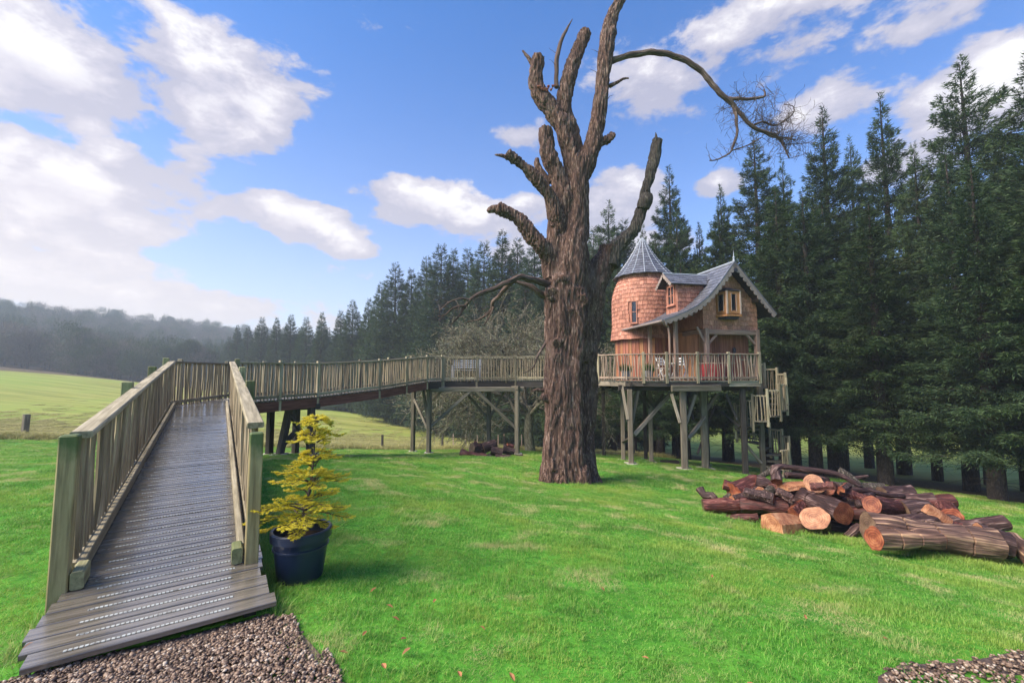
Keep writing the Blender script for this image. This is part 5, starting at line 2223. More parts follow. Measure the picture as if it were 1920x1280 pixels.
KEY = [  # px and py of the top, depth, kind, width, label
    (1797, 98, 20.5, 4, 1.0, 'tallest dark spruce, broad-topped, standing against the white cloud on the right'),
    (1925, 85, 17.5, 2, 1.0, 'dark spruce cut off by the right edge of the picture'),
    (1648, 168, 24, 1, .95, 'tall pointed spruce next left of the broad-topped tallest one'),
    (1540, 190, 25, 3, 1.0, 'slim spruce with an open crown, between the arching oak branch and the tall pointed spruce'),
    (1592, 248, 27, 0, .7, 'small spire of a spruce showing in the dip between two taller spruces'),
    (1412, 238, 27.5, 0, 1.0, 'dark spruce whose top meets the hanging end of the arching oak branch'),
    (1466, 288, 27, 1, .8, 'narrow low-topped spruce right of the spruce under the oak branch end'),
    (1350, 338, 29, 3, .8, 'slight spruce behind the gable finial of the treehouse'),
    (1310, 410, 32, 3, .8, 'short spruce top low in the gap behind the treehouse ridge'),
    (1254, 306, 33, 1, 1.0, 'lone pointed spruce standing clear above the conical tower roof'),
    (1205, 415, 34, 0, .7, 'low spruce seen just right of the upright oak limb, behind the tower roof'),
    (1140, 370, 40, 2, 1.0, 'pointed spruce in the gap between the oak trunk and its upright grey limb'),
    (1712, 262, 21.5, 0, .8, 'shorter spruce on the left flank of the broad-topped tallest one'),
    (1868, 225, 18.5, 3, .9, 'shorter spruce on the right flank of the broad-topped tallest one')]
for px, py, Y, kd, wd, lab in KEY:
    p = W(px, py, Y)
    g = gz(p.x, p.y)
    put_tree(p.x, p.y, p.z - g, kd, lab, wide=wd * 20 / (p.z - g) if False else wd)
SKY_LINE = [(1168, 408, 43), (1112, 420, 46), (1002, 440, 50), (970, 442, 56), (942, 428, 52), (908, 450, 55), (878, 462, 58), (850, 462, 60), (828, 455, 58), (800, 476, 64), (772, 500, 66), (742, 490, 68), (716, 524, 74), (692, 556, 78), (662, 560, 80), (640, 578, 86), (604, 582, 92),
            (575, 592, 96), (546, 586, 98), (520, 592, 104), (492, 592, 108), (466, 606, 116), (446, 606, 120), (430, 628, 128)]
ORD = 'first second third fourth fifth sixth seventh eighth ninth tenth eleventh twelfth thirteenth fourteenth fifteenth sixteenth seventeenth eighteenth nineteenth twentieth twenty-first twenty-second twenty-third twenty-fourth'.split()
for i, (px, py, Y) in enumerate(SKY_LINE):
    Y = Y * .96
    p = W(px, py + 2, Y)
    g = gz(p.x, p.y)
    put_tree(p.x, p.y, p.z - g, i % 6, ORD[i] + ' spruce tip on the skyline, counting left from the upright grey oak limb', 'spruces whose tips break the skyline left of the oak', wide=1.12, meshes=FARC[i % 3])

# the rest of the plantation, row behind row
rt = random.Random(5)


def forest_rows():
    pts = []
    F = FOREST
    for row, (off, step, hk) in enumerate(((.6, 2.7, .80), (3.2, 3.0, .84), (6.2, 3.6, .82), (10, 4.4, .84), (15, 6, .85))):
        for (ax, ay), (bx, by) in zip(F[:-1], F[1:]):
            ex, ey = bx - ax, by - ay
            L = math.hypot(ex, ey)
            nx, ny = -ey / L, ex / L           # left of travel
            dm = math.hypot((ax + bx) / 2, (ay + by) / 2)
            st = step * (1 + max(0, dm - 30) / 55)
            n = max(1, int(L / st))
            for i in range(n):
                f = (i + rt.uniform(.15, .85)) / n
                x = ax + ex * f + nx * (off + rt.uniform(-.7, .9))
                y = ay + ey * f + ny * (off + rt.uniform(-.7, .9))
                if y < 3 or x > 42 or x < -135:
                    continue
                if (x > 2 and row > 2) or (x > 11 and row > 1):
                    continue
                if math.hypot(x - 9.9, y - 17) < 3.2 or (3 < x < 11 and y < 25.5):
                    continue
                pts.append((x, y, row, hk, dm))
    return pts


def sky_limit(x, y):
    """treetop height at which a filler tree would reach the photographed skyline"""
    px = 960 + 800 * x / y
    S = sorted([(k[0], k[1]) for k in KEY] + [(k[0], k[1]) for k in SKY_LINE])
    py = np.interp(px, [s[0] for s in S], [s[1] for s in S])
    return 1.6 + (700 - py) / 800 * y


sgnF = 1 if float(forest_dist(np.array([30.]), np.array([30.]))[0]) > 0 else -1
cnt = 0
for x, y, row, hk, dm in forest_rows():
    if float(forest_dist(np.array([x]), np.array([y]))[0]) < 0:
        continue
    g = gz(x, y)
    lim = sky_limit(x, y) - g if y > 8 else 19
    H = min(rt.uniform(15.5, 19.5), lim * rt.uniform(.74, .93))
    if H < 7:
        H = 7 + rt.random()
    if dm < 45:
        lab, grp = 'dark spruce standing in the dense plantation behind and right of the treehouse', 'spruces filling the plantation right of the oak'
    else:
        lab, grp = 'dark spruce packed into the tree line along the far side of the field', 'spruces filling the tree line beyond the field'
    put_tree(x, y, H, None, lab, grp, meshes=FARC[cnt % 3] if dm > 45 else None, wide=rt.uniform(1.0, 1.25) * min(1.5, 19 / H) ** .6)
    cnt += 1
print('filler conifers', cnt)


# ------------------------------------------------------------------ woodland trees, left
def round_meshes(seed, H, R, M_, mat='wood_crown', base=.22, pine=False):
    rg = np.random.default_rng(seed)
    nb = 70
    c = []
    for _ in range(nb):
        th = rg.uniform(0, 2 * PI)
        u = rg.uniform(0, 1)
        h = rg.uniform(0, 1)
        if pine:
            rr_ = R * math.sqrt(u) * (1 - .6 * h)
            zc = H * (.35 + .62 * h)
        else:
            rr_ = R * math.sqrt(u) * math.sin(PI * (.12 + .80 * h))
            zc = H * (base + (1 - base) * h * .95)
        c.append((rr_ * math.cos(th), rr_ * math.sin(th), zc))
    c = np.array(c)
    k = rg.integers(0, nb, M_)
    s_ = R * .20
    P = c[k] + rg.normal(0, 1, (M_, 3)) * np.array([s_, s_, s_ * .6])
    D = (P - np.array([0, 0, H * .35])) / H + rg.normal(0, .45, (M_, 3)) * .6 + np.array([0, 0, .3])
    v, f, rr = slivers(P, D, rg.uniform(.3, .9, M_), rg.uniform(.05, .13, M_), np.clip(rg.normal(.5, .25, M_), 0, 1))
    crown = np_mesh('crown', v, f, M[mat], rnd=rr)
    b = MB()
    b.tube([(0, 0, -.8), (0, 0, 0), (.2, .1, H * .4), (0, 0, H * .85)], [.5, .38, .25, .05], n=8, wob=.12)
    for _ in range(16):
        q = c[rg.integers(0, nb)]
        z0 = rg.uniform(.2, .6) * H
        b.tube([(0, 0, z0), tuple(np.array([0, 0, z0]) * .5 + q * .5 + np.array([0, 0, -.3])), tuple(q)], [.13, .08, .02], n=4, caps=False)
    return crown, b.mesh('trunk', M['con_bark'], smooth=True)


WOODS = [round_meshes(21, 15, 5.5, 15000), round_meshes(22, 15, 4.5, 14000), round_meshes(23, 17, 4.2, 15000, 'needle_b', pine=True), round_meshes(24, 13, 6, 15000, 'needle')]
edge = [(-185, 128), (-150, 124), (-122, 124), (-100, 122), (-88, 128), (-84, 140)]
labs = {0: ('bare grey-brown woodland tree at the foot of the misty hill', 'bare trees along the far field edge', 'bare_tree'),
        1: ('bare grey-brown woodland tree at the foot of the misty hill', 'bare trees along the far field edge', 'bare_tree'),
        2: ('dark evergreen pine among the misty woodland beyond the field', 'evergreens along the far field edge', 'pine_tree'),
        3: ('dark evergreen pine among the misty woodland beyond the field', 'evergreens along the far field edge', 'pine_tree')}
for i in range(58):
    f = (i // 2 + rt.random()) / 29
    j = min(int(f * (len(edge) - 1)), len(edge) - 2)
    g_ = f * (len(edge) - 1) - j
    x = edge[j][0] + (edge[j + 1][0] - edge[j][0]) * g_ + rt.uniform(-2, 2)
    y = edge[j][1] + (edge[j + 1][1] - edge[j][1]) * g_ + (i % 2) * 9 + rt.uniform(-3, 3)
    kd = rt.choice((0, 1, 2, 3, 2))
    q = x * -0.78 + y * 0.62
    l, gr, nm = labs[kd]
    put_tree(x, y, rt.uniform(11, 17), label=l, group=gr, name=nm, meshes=WOODS[kd], wide=rt.uniform(.85, 1.15))
# tall trees that break the ridge line
for px, py, Y in ((30, 562, 300), (62, 566, 290), (160, 580, 300), (205, 575, 290), (216, 572, 300), (320, 586, 320), (482 - 60, 606, 330), (350, 600, 310), (375, 612, 320), (300, 600, 330)):
    p = W(px, py, Y)
    g = gz(p.x, p.y)
    put_tree(p.x, p.y, max(9, min(24, p.z - g)), label='thin dark tree standing up from the skyline of the misty hill', group='trees on the hill skyline', name='hill_tree', meshes=CON[1] if px % 2 else WOODS[2], wide=.9)


def scatter(name, pts, mats_obj, label, rots, scls, idx, align=None):
    """one object: instances of unlinked source meshes on points"""
    me = bpy.data.meshes.new(name)
    n = len(pts)
    me.vertices.add(n)
    me.vertices.foreach_set('co', np.asarray(pts, 'f').ravel())
    me.attributes.new('rot', 'FLOAT_VECTOR', 'POINT').data.foreach_set('vector', np.asarray(rots, 'f').ravel())
    me.attributes.new('scl', 'FLOAT_VECTOR', 'POINT').data.foreach_set('vector', np.asarray(scls, 'f').ravel())
    me.attributes.new('pick', 'INT', 'POINT').data.foreach_set('value', np.asarray(idx, 'i'))
    ob = bpy.data.objects.new(name, me)
    COL.objects.link(ob)
    src = bpy.data.collections.new(name + '_source')
    for i, m in enumerate(mats_obj):
        so = bpy.data.objects.new('%s_source_%02d' % (name, i), m)
        src.objects.link(so)
    ng = bpy.data.node_groups.new(name + '_scatter', 'GeometryNodeTree')
    ng.interface.new_socket('Geometry', in_out='INPUT', socket_type='NodeSocketGeometry')
    ng.interface.new_socket('Geometry', in_out='OUTPUT', socket_type='NodeSocketGeometry')
    N, L = ng.nodes, ng.links
    gi, go = N.new('NodeGroupInput'), N.new('NodeGroupOutput')
    iop = N.new('GeometryNodeInstanceOnPoints')
    ci = N.new('GeometryNodeCollectionInfo')
    ci.inputs['Collection'].default_value = src
    ci.inputs['Separate Children'].default_value = True
    ci.inputs['Reset Children'].default_value = True

    def at(nm, ty):
        a = N.new('GeometryNodeInputNamedAttribute')
        a.data_type = ty
        a.inputs['Name'].default_value = nm
        return a.outputs['Attribute']
    m2p = N.new('GeometryNodeMeshToPoints')
    L.new(gi.outputs[0], m2p.inputs['Mesh'])
    L.new(m2p.outputs[0], iop.inputs['Points'])
    L.new(ci.outputs[0], iop.inputs['Instance'])
    iop.inputs['Pick Instance'].default_value = True
    L.new(at('pick', 'INT'), iop.inputs['Instance Index'])
    L.new(at('rot', 'FLOAT_VECTOR'), iop.inputs['Rotation'])
    L.new(at('scl', 'FLOAT_VECTOR'), iop.inputs['Scale'])
    L.new(iop.outputs[0], go.inputs[0])
    md = ob.modifiers.new('scatter', 'NODES')
    md.node_group = ng
    tag(ob, label, None, kind='stuff')
    return ob


def hill_wood():
    n = 5200
    x = RNG.uniform(-620, 20, n * 4)
    y = RNG.uniform(120, 620, n * 4)
    q = x * -0.78 + y * 0.62
    az = np.arctan2(x, y)
    k = (q > 146) & (q < 420) & (az < -.36) & (az > -1.35)
    k &= RNG.random(len(x)) < np.clip(150 / np.hypot(x, y), .15, 1)
    x, y = x[k][:n], y[k][:n]
    z = gz_arr(x, y) - .5
    m = len(x)
    s_ = RNG.uniform(.55, 1.05, m)
    rot = np.c_[np.zeros(m), np.zeros(m), RNG.uniform(0, 6.28, m)]
    idx = RNG.choice(5, m, p=[.3, .25, .2, .1, .15])
    meshes = [round_meshes(31, 13, 5.5, 2600)[0], round_meshes(32, 13, 4.6, 2600)[0], round_meshes(33, 15, 4.0, 2600, 'needle_b', pine=True)[0], round_meshes(34, 12, 5, 2600, 'needle')[0], conifer_meshes(35, 17, 1, 3, 3500, size=2.6)[0]]
    scatter('hillside_wood', np.c_[x, y, z], meshes, 'misty blue-grey wood covering the hill beyond the field', rot, np.c_[s_, s_, s_], idx)


hill_wood()


# ------------------------------------------------------------------ the lichened bare tree behind the boardwalk
def lichen_tree():
    base = Vector((1.0, 23.6, gz(1.0, 23.6)))
    root = thing('lichened_tree', 'wide bare tree with pale grey-green lichen behind the level boardwalk', 'tree', tuple(base))
    big, small = MB(), []
    rl_ = random.Random(4)
    tipsP, tipsD = [], []

    def grow(p, d, L, r, depth):
        n = max(2, int(L / .35))
        pts, rad = [p], [r]
        for i in range(n):
            d = (d + Vector((rl_.gauss(0, .17), rl_.gauss(0, .17), rl_.gauss(0, .15) - .012 * (4 - depth)))).normalized()
            p = p + d * L / n
            pts.append(p)
            rad.append(r * (1 - .45 * (i + 1) / n))
            if depth <= 2:
                for _ in range(2):
                    tipsP.append(p + Vector((rl_.gauss(0, .05), rl_.gauss(0, .05), rl_.gauss(0, .05))))
                    tipsD.append(d)
            if depth > 0 and i > 0 and rl_.random() < (.75 if depth > 1 else .9):
                ax = Vector((rl_.gauss(0, 1), rl_.gauss(0, 1), rl_.gauss(.15, .8))).normalized()
                grow(p, (d * .75 + ax * .8).normalized(), L * rl_.uniform(.45, .72), rad[-1] * .62, depth - 1)
        (big if r > .035 else None)
        big.tube(pts, [max(q, .0135) for q in rad], n=7 if r > .08 else 3, caps=False, wob=.1 if r > .08 else 0)
        if depth > 0:
            for _ in range(3 if depth > 1 else 2):
                ax = Vector((rl_.gauss(0, 1), rl_.gauss(0, 1), rl_.gauss(.1, .7))).normalized()
                grow(p, (d * .8 + ax * .6).normalized(), L * rl_.uniform(.55, .8), rad[-1] * .75, depth - 1)
    start = base + Vector((0, 0, 2.0))
    b = MB()
    b.tube([base - ZU * .5, base + ZU * .1, base + Vector((-.1, 0, 1.0)), start + ZU * .5], [.36, .30, .24, .22], n=12, wob=.15)
    b.build('trunk', M['lichen_bark'], root, smooth=True)
    for a, el, L in ((2.9, .45, 3.0), (3.3, .15, 3.1), (2.5, .8, 2.7), (1.6, 1.1, 2.6), (3.0, .95, 3.0), (.4, .8, 2.6), (4.2, .6, 2.8), (5.4, .6, 2.4), (2.1, .35, 2.6), (3.6, .7, 3.0)):
        grow(start, Vector((math.cos(a) * math.cos(el), math.sin(a) * math.cos(el) * .7, math.sin(el))), L, .13, 4)
    o = big.build('branches', M['lichen_bark'], root, smooth=2)
    o['kind'] = 'stuff'
    P = np.array(tipsP)
    D = np.array(tipsD)
    print('lichen pts', len(P), len(big.v))
    K = 1
    P = np.repeat(P, K, 0) + RNG.normal(0, .05, (len(P) * K, 3))
    D = np.repeat(D, K, 0) + RNG.normal(0, .7, (len(D) * K, 3))
    v, f, rr = slivers(P, D, RNG.uniform(.06, .17, len(P)), RNG.uniform(.02, .04, len(P)), RNG.random(len(P)))
    me = np_mesh('lichen_twigs', v - np.array(root.location), f, M['lichen'], rnd=rr)
    o = bpy.data.objects.new('lichen_twigs', me)
    COL.objects.link(o)
    o.parent = root
    o['kind'] = 'stuff'


lichen_tree()

# ------------------------------------------------------------------ log heaps
def log(ends, r0, r1=None, mat='log_bark', cut0='cut', cut1='cut', label='', grooves=(), wob=.19, name='log', n=22, bend=None, group=None, squash=None):
    a, c = Vector(ends[0]), Vector(ends[1])
    r1 = r1 or r0
    d = c - a
    L = d.length
    root = thing(name, label, 'log', tuple((a + c) / 2), group=group)
    b = MB()
    N = max(6, int(L / .05))
    pts, rad = [], []
    F = sorted([i / N for i in range(N + 1)] + [g + e / L for g in grooves for e in (-.016, -.006, .006, .016)])
    for f in F:
        p = a.lerp(c, f)
        if bend:
            p = p + Vector(bend) * math.sin(PI * f)
        k = 1.0
        for g in grooves:
            if abs(f - g) < .010 / L:
                k = .80
        pts.append(p)
        rad.append((r0 + (r1 - r0) * f) * k)
    b.tube(pts, rad, n=n, caps=False, wob=wob)
    body = b.build('body', M[mat], root, smooth=True)
    for e, (p, cm, rr) in enumerate(((pts[0], cut0, rad[0]), (pts[-1], cut1, rad[-1]))):
        if not cm:
            continue
        ring = b.v[:n] if e == 0 else b.v[-n:]
        fb = MB()
        nn = (pts[0] - pts[1]).normalized() if e == 0 else (pts[-1] - pts[-2]).normalized()
        ctr = p + nn * rr * .03
        x, y = frame(nn)
        ri = [Vector(q) + nn * .004 for q in ring]
        vs = [ctr] + [ctr.lerp(q, .93) for q in ri] + ri
        gs = [((q - ctr).dot(x), (q - ctr).dot(y), 0) for q in vs]
        fs = []
        for k in range(n):
            k2 = (k + 1) % n
            t1 = (0, 1 + k, 1 + k2)
            t2 = (1 + k, 1 + n + k, 1 + n + k2, 1 + k2)
            fs += [t1, t2] if e else [t1[::-1], t2[::-1]]
        fb.add(vs, fs, gs)
        fb.build('cut_face', M[cm], body)
    return root


def Z3(zx, zy, Y):
    """heap drawing coordinates (3x detail of the photograph) to a point"""
    return W(1280 + zx / 3, 840 + zy / 3, Y)


def heap():
    k = lambda z, Y: z / 3 * Y / 800
    log((Z3(1078, 507, 6.1), Z3(1430, 515, 6.25)), k(58, 6.1), k(50, 6.2), 'log_strip', 'cut', 'cut', 'long log with an orange-red sawn face lying at the front of the big heap', (.30, .62))
    log((Z3(1040, 440, 6.55), Z3(1755, 545, 6.3)), k(74, 6.5), k(82, 6.3), 'log_strip', 'cut_dull', 'cut_dull', 'longest, thickest half-peeled log with saw cuts across it, front right of the heap', (.26, .49, .75))
    log((Z3(1655, 500, 6.45), Z3(1835, 545, 6.3)), k(78, 6.4), k(72, 6.3), 'log_bark', 'cut_pale', 'cut_dull', 'fat grey log stump at the right end of the longest log')
    log((Z3(1850, 515, 6.6), Z3(1990, 640, 6.0)), k(46, 6.3), None, 'log_strip', 'cut', 'cut', 'split reddish log at the right edge of the picture')
    log((Z3(1245, 360, 7.3), Z3(1385, 345, 7.25)), k(55, 7.3), k(52, 7.2), 'log_bark', 'cut_dull', 'cut_dull', 'short grey-barked log with clean ends above the longest log')
    log((Z3(1066, 318, 7.1), Z3(1245, 345, 7.5)), k(48, 7.1), k(42, 7.5), 'log_red', 'cut', 'cut_dull', 'dark log with a round orange-red sawn face turned to the lawn, middle of the heap')
    log((Z3(640, 265, 8.2), Z3(905, 366, 7.2)), k(60, 8.0), k(60, 7.2), 'log_bark', 'cut_dull', 'cut', 'thick purple-grey log with one saw cut, its brown end facing the lawn', (.42,))
    log((Z3(115, 326, 8.55), Z3(320, 316, 8.4)), k(38, 8.5), k(37, 8.4), 'log_red', 'cut_dull', 'cut_dull', 'reddish mossy log at the left tip of the heap')
    log((Z3(328, 318, 8.3), Z3(598, 325, 7.9)), k(40, 8.3), k(41, 7.9), 'log_red', 'cut_dull', 'cut_dull', 'reddish log with pale flakes next to the one at the left tip')
    log((Z3(240, 398, 8.1), Z3(425, 392, 7.9)), k(24, 8), None, 'log_red', 'cut_dull', 'cut_dull', 'thin dark red log lying in the grass under the left end')
    log((Z3(742, 392, 7.3), Z3(770, 462, 7.45)), k(72, 7.3), k(58, 7.4), 'log_bark', 'cut_pale', 'cut_dull', 'short round tipped up to show a wide pale sawn face')
    log((Z3(925, 502, 7.2), Z3(1000, 440, 7.2)), k(24, 7.2), None, 'log_bark', 'cut', 'cut_dull', 'small limb end leaning on the heap left of the orange-faced log')
    log((Z3(280, 248, 8.8), Z3(430, 196, 8.9)), k(55, 8.8), k(50, 8.9), 'log_red', 'cut', 'cut_dull', 'burnt-looking hollow log with glowing orange wood, upper left of the heap')
    log((Z3(436, 246, 8.3), Z3(420, 238, 8.7)), k(28, 8.3), None, 'log_bark', 'cut_pale', 'cut_dull', 'small round with a pale face wedged beside the burnt-looking log')
    log((Z3(470, 258, 8.25), Z3(540, 200, 8.5)), k(26, 8.3), None, 'bark_grey', 'cut_dull', 'cut_dull', 'green-grey mossy log between the pale small round and the top branch')
    log((Z3(530, 188, 8.1), Z3(520, 108, 8.3)), k(28, 8.1), k(24, 8.3), 'log_bark', 'cut', None, 'stub with an orange end hanging from the left of the top branch')
    log((Z3(740, 200, 7.85), Z3(800, 225, 8.3)), k(50, 7.9), k(46, 8.3), 'log_bark', 'cut_pale', 'cut_dull', 'upper log whose pale face looks left, above the thick purple-grey log')
    log((Z3(815, 222, 7.8), Z3(850, 232, 8.1)), k(36, 7.9), None, 'log_red', 'cut', 'cut', 'small reddish log right beside the upper pale-faced log')
    log((Z3(1120, 255, 8.3), Z3(1282, 250, 8.3)), k(38, 8.3), None, 'log_bark', 'cut_dull', 'cut_dull', 'rough grey log far back at the right shoulder of the heap')
    log((Z3(1515, 385, 7.1), Z3(1480, 340, 7.5)), k(48, 7.1), None, 'log_red', 'cut', 'cut_dull', 'tilted round with a dark reddish face behind the pale split wedge')
    log((Z3(1150, 430, 6.9), Z3(1420, 400, 7.0)), k(40, 7), None, 'log_bark', 'cut_dull', 'cut_dull', 'dark log sunk behind the longest log')
    log((Z3(620, 330, 8.5), Z3(760, 330, 8.4)), k(50, 8.5), None, 'log_bark', 'cut_dull', 'cut_dull', 'log buried under the thick purple-grey log')
    log((Z3(900, 310, 8.4), Z3(1080, 300, 8.5)), k(58, 8.5), None, 'log_bark', 'cut_dull', 'cut_dull', 'log in shade in the centre back of the heap')
    log((Z3(560, 262, 8.7), Z3(700, 250, 8.9)), k(50, 8.8), None, 'log_red', 'cut_dull', 'cut_dull', 'dark log under the flat split slab')
    log((Z3(420, 300, 8.9), Z3(560, 250, 9.2)), k(48, 9), None, 'log_bark', 'cut_dull', 'cut_dull', 'hidden dark log behind the reddish logs')
    for zx, zy, Y, r, dx, dz, mt, lab in ((690, 300, 8.7, 46, .5, .1, 'log_red', 'buried log showing only its dark side near the middle of the heap'), (860, 270, 8.5, 44, .6, -.05, 'log_bark', 'dark log behind the thick purple-grey log'),
                                      (1010, 365, 7.6, 42, .3, .0, 'log_bark', 'dark log in the gap left of the orange-faced log'), (1190, 300, 8.0, 44, .6, -.04, 'log_bark', 'shaded log behind the orange-faced middle log'),
                                      (1330, 320, 7.9, 40, .5, -.1, 'log_red', 'dark reddish log behind the short grey log'), (760, 250, 8.9, 40, .7, .0, 'log_bark', 'dark log at the very back of the heap top'),
                                      (960, 230, 8.6, 36, .5, -.02, 'bark_grey', 'greyish log under the crooked branch'), (850, 440, 7.6, 34, .3, .02, 'log_bark', 'dark low log between the pale tipped round and the small limb end'),
                                      (400, 345, 8.4, 38, .5, .0, 'log_red', 'dark log beneath the reddish log with pale flakes'), (1560, 450, 7.0, 40, .6, -.12, 'log_bark', 'long dark log right behind the longest half-peeled log')):
        c_ = Z3(zx, zy, Y)
        log((c_ + Vector((-dx, .1, dz)), c_ + Vector((dx, -.1, -dz))), k(r, Y), None, mt, 'cut_dull', 'cut_dull', lab)
    WHERE = 'left end|left third|middle|right third|right end'.split('|')
    for i in range(30):
        f = (i + .5) / 30
        a_, c_ = Vector((4.45, 8.6, 0)), Vector((7.5, 7.3, 0))
        q = a_.lerp(c_, f) + Vector((random.uniform(-.2, .2), random.uniform(-.45, .5), 0))
        hgt = (.42 + .30 * math.sin(PI * min(1, f * 1.25))) * random.uniform(.25, 1)
        an = random.uniform(-.9, .4)
        L_ = random.uniform(.18, .42)
        r_ = random.uniform(.07, .135)
        cc = Vector((q.x, q.y, gz(q.x, q.y) + hgt))
        dd = Vector((math.cos(an), math.sin(an), random.uniform(-.25, .25))) * L_
        mt = random.choice(('log_bark', 'log_red', 'log_red', 'log_bark', 'log_strip'))
        log((cc - dd, cc + dd), r_, r_ * random.uniform(.8, 1.05), mt, random.choice(('cut', 'cut_dull', 'cut')), random.choice(('cut', 'cut_dull')),
            {'log_bark': 'purple-brown', 'log_red': 'reddish', 'log_strip': 'half-peeled'}[mt] + ' piece tucked among the larger logs towards the %s of the big heap' % WHERE[min(4, int(f * 5))], wob=.25, n=14,
            group='small pieces in the big heap')
    # limbs on top
    for pts, r, mat, lab in (([(505, 150, 8.2), (530, 103, 8.2), (610, 108, 8.2), (760, 128, 8.1), (880, 150, 8.0), (960, 190, 7.9), (1000, 215, 7.9)], 16, 'log_bark', 'long bent branch lying along the top of the big heap'),
                             ([(855, 250, 7.8), (960, 232, 7.8), (1060, 240, 7.8), (1150, 262, 7.8), (1245, 272, 7.8)], 15, 'log_bark', 'dark crooked branch across the right half of the heap'),
                             ([(875, 125, 8.4), (930, 155, 8.3), (1000, 205, 8.2)], 22, 'bark_grey', 'pale grey branch end sticking up behind the top branch'),
                             ([(95, 225, 8.9), (120, 262, 8.8), (165, 262, 8.7), (185, 290, 8.6)], 22, 'log_bark', 'forked purple branch stub poking up at the far left end'),
                             ([(240, 285, 8.9), (330, 215, 8.9), (420, 172, 8.9), (500, 120, 8.8)], 17, 'bark_grey', 'slanting grey branch rising from the left end to the top branch'),
                             ([(1000, 330, 7.4), (985, 300, 7.5), (1030, 268, 7.6), (1070, 262, 7.7)], 18, 'log_bark', 'twisted root curling over the orange-faced middle log'),
                             ([(960, 170, 8.6), (1045, 158, 8.6)], 10, 'log_bark', 'thin twig end at the back right of the heap top'),
                             ([(580, 150, 8.6), (700, 160, 8.6), (820, 180, 8.6)], 18, 'log_bark', 'shaded branch right under the long top branch')):
        P = [Z3(*q) for q in pts]
        R = [k(r, q[2]) * (1 - .3 * i / len(pts)) for i, q in enumerate(pts)]
        P, R = densify(P, R, step=.06, wob=.015)
        b = MB()
        b.tube(P, R, n=12, wob=.22)
        o = b.build('branch', M[mat], None, smooth=2)
        tag(o, lab, 'branch')
    # split pieces
    for base, tip, w, h, lab in ((Z3(500, 425, 7.25), Z3(650, 415, 7.5), .40, .34, 'split wedge with a pale orange face at the foot of the heap'), (Z3(560, 215, 8.1), Z3(690, 195, 8.2), .30, .10, 'flat split slab of pale wood above the burnt-looking log'),
                                 (Z3(1370, 335, 7.0), Z3(1510, 415, 6.9), .16, .16, 'long pale split wedge leaning right of the short grey log')):
        b = MB()
        d = (tip - base).normalized()
        s_, u = frame(d)
        L = (tip - base).length
        pr = [(-w / 2, -h / 2), (w / 2, -h / 2), (w * .42, h * .1), (-w * .05, h / 2), (-w * .45, h * .25)]
        vs, gs = [], []
        for e, kk in ((0, 1), (.5, .97), (1, .6)):
            for x, y in pr:
                q = base + d * L * e + s_ * x * kk * random.uniform(.9, 1.1) + u * y * kk
                vs.append(q)
                gs.append((x, y, e * L))
        n = 5
        fs = [tuple(range(n)), tuple(range(3 * n - 1, 2 * n - 1, -1))]
        for j in (0, 1):
            fs += [(j * n + i, (j + 1) * n + i, (j + 1) * n + (i + 1) % n, j * n + (i + 1) % n) for i in range(n)]
        b.add(vs, fs, gs)
        o = b.build('split_log', [M['cut_pale']], None)
        tag(o, lab, 'log')
    for i in range(22):
        f = (i + .5) / 22
        q = Vector((4.3, 8.55, 0)).lerp(Vector((7.3, 7.1, 0)), f) + Vector((random.uniform(-.15, .15), random.uniform(-.5, .35), 0))
        cc = Vector((q.x, q.y, gz(q.x, q.y) + (.40 + .32 * math.sin(PI * min(1, f * 1.2))) * random.uniform(.5, 1.1)))
        an = random.uniform(-1.2, .6)
        d = Vector((math.cos(an), math.sin(an), random.uniform(-.4, .4))).normalized()
        s_, u = frame(d)
        L, w = random.uniform(.22, .5), random.uniform(.10, .20)
        b = MB()
        pr = [(-.5, -.45), (.5, -.5), (.62, .0), (.1, .5), (-.42, .2)]
        vs, gs, fs = [], [], []
        for e in (0, .33, .66, 1):
            for x, y in pr:
                vs.append(cc + d * L * (e - .5) + (s_ * x + u * y) * w * random.uniform(.82, 1.18))
                gs.append((x * w, y * w, e * L))
        for j in range(3):
            fs += [(j * 5 + k_, (j + 1) * 5 + k_, (j + 1) * 5 + (k_ + 1) % 5, j * 5 + (k_ + 1) % 5) for k_ in range(5)]
        fs += [(0, 1, 2, 3, 4), (19, 18, 17, 16, 15)]
        b.add(vs, fs, gs)
        b.m = [0 if (n_ % 5) in (3, 4) or n_ > 14 else 1 for n_ in range(len(fs))]
        o = b.build('split_log', [M['cut' if i % 3 else 'cut_pale'], M['log_red' if i % 2 else 'log_bark']], None)
        tag(o, ['flat', 'thick', 'short', 'slanting', 'half-hidden'][i % 5] + ' split piece with a raw orange side in the %s of the big heap' % WHERE[min(4, int(f * 5))], 'log', 'split pieces in the big heap')
    # small heap
    s = lambda x, y, Y: W(840 + x / 10.667, 800 + y / 10.667, Y)
    q = lambda r, Y: r / 10.667 * Y / 800
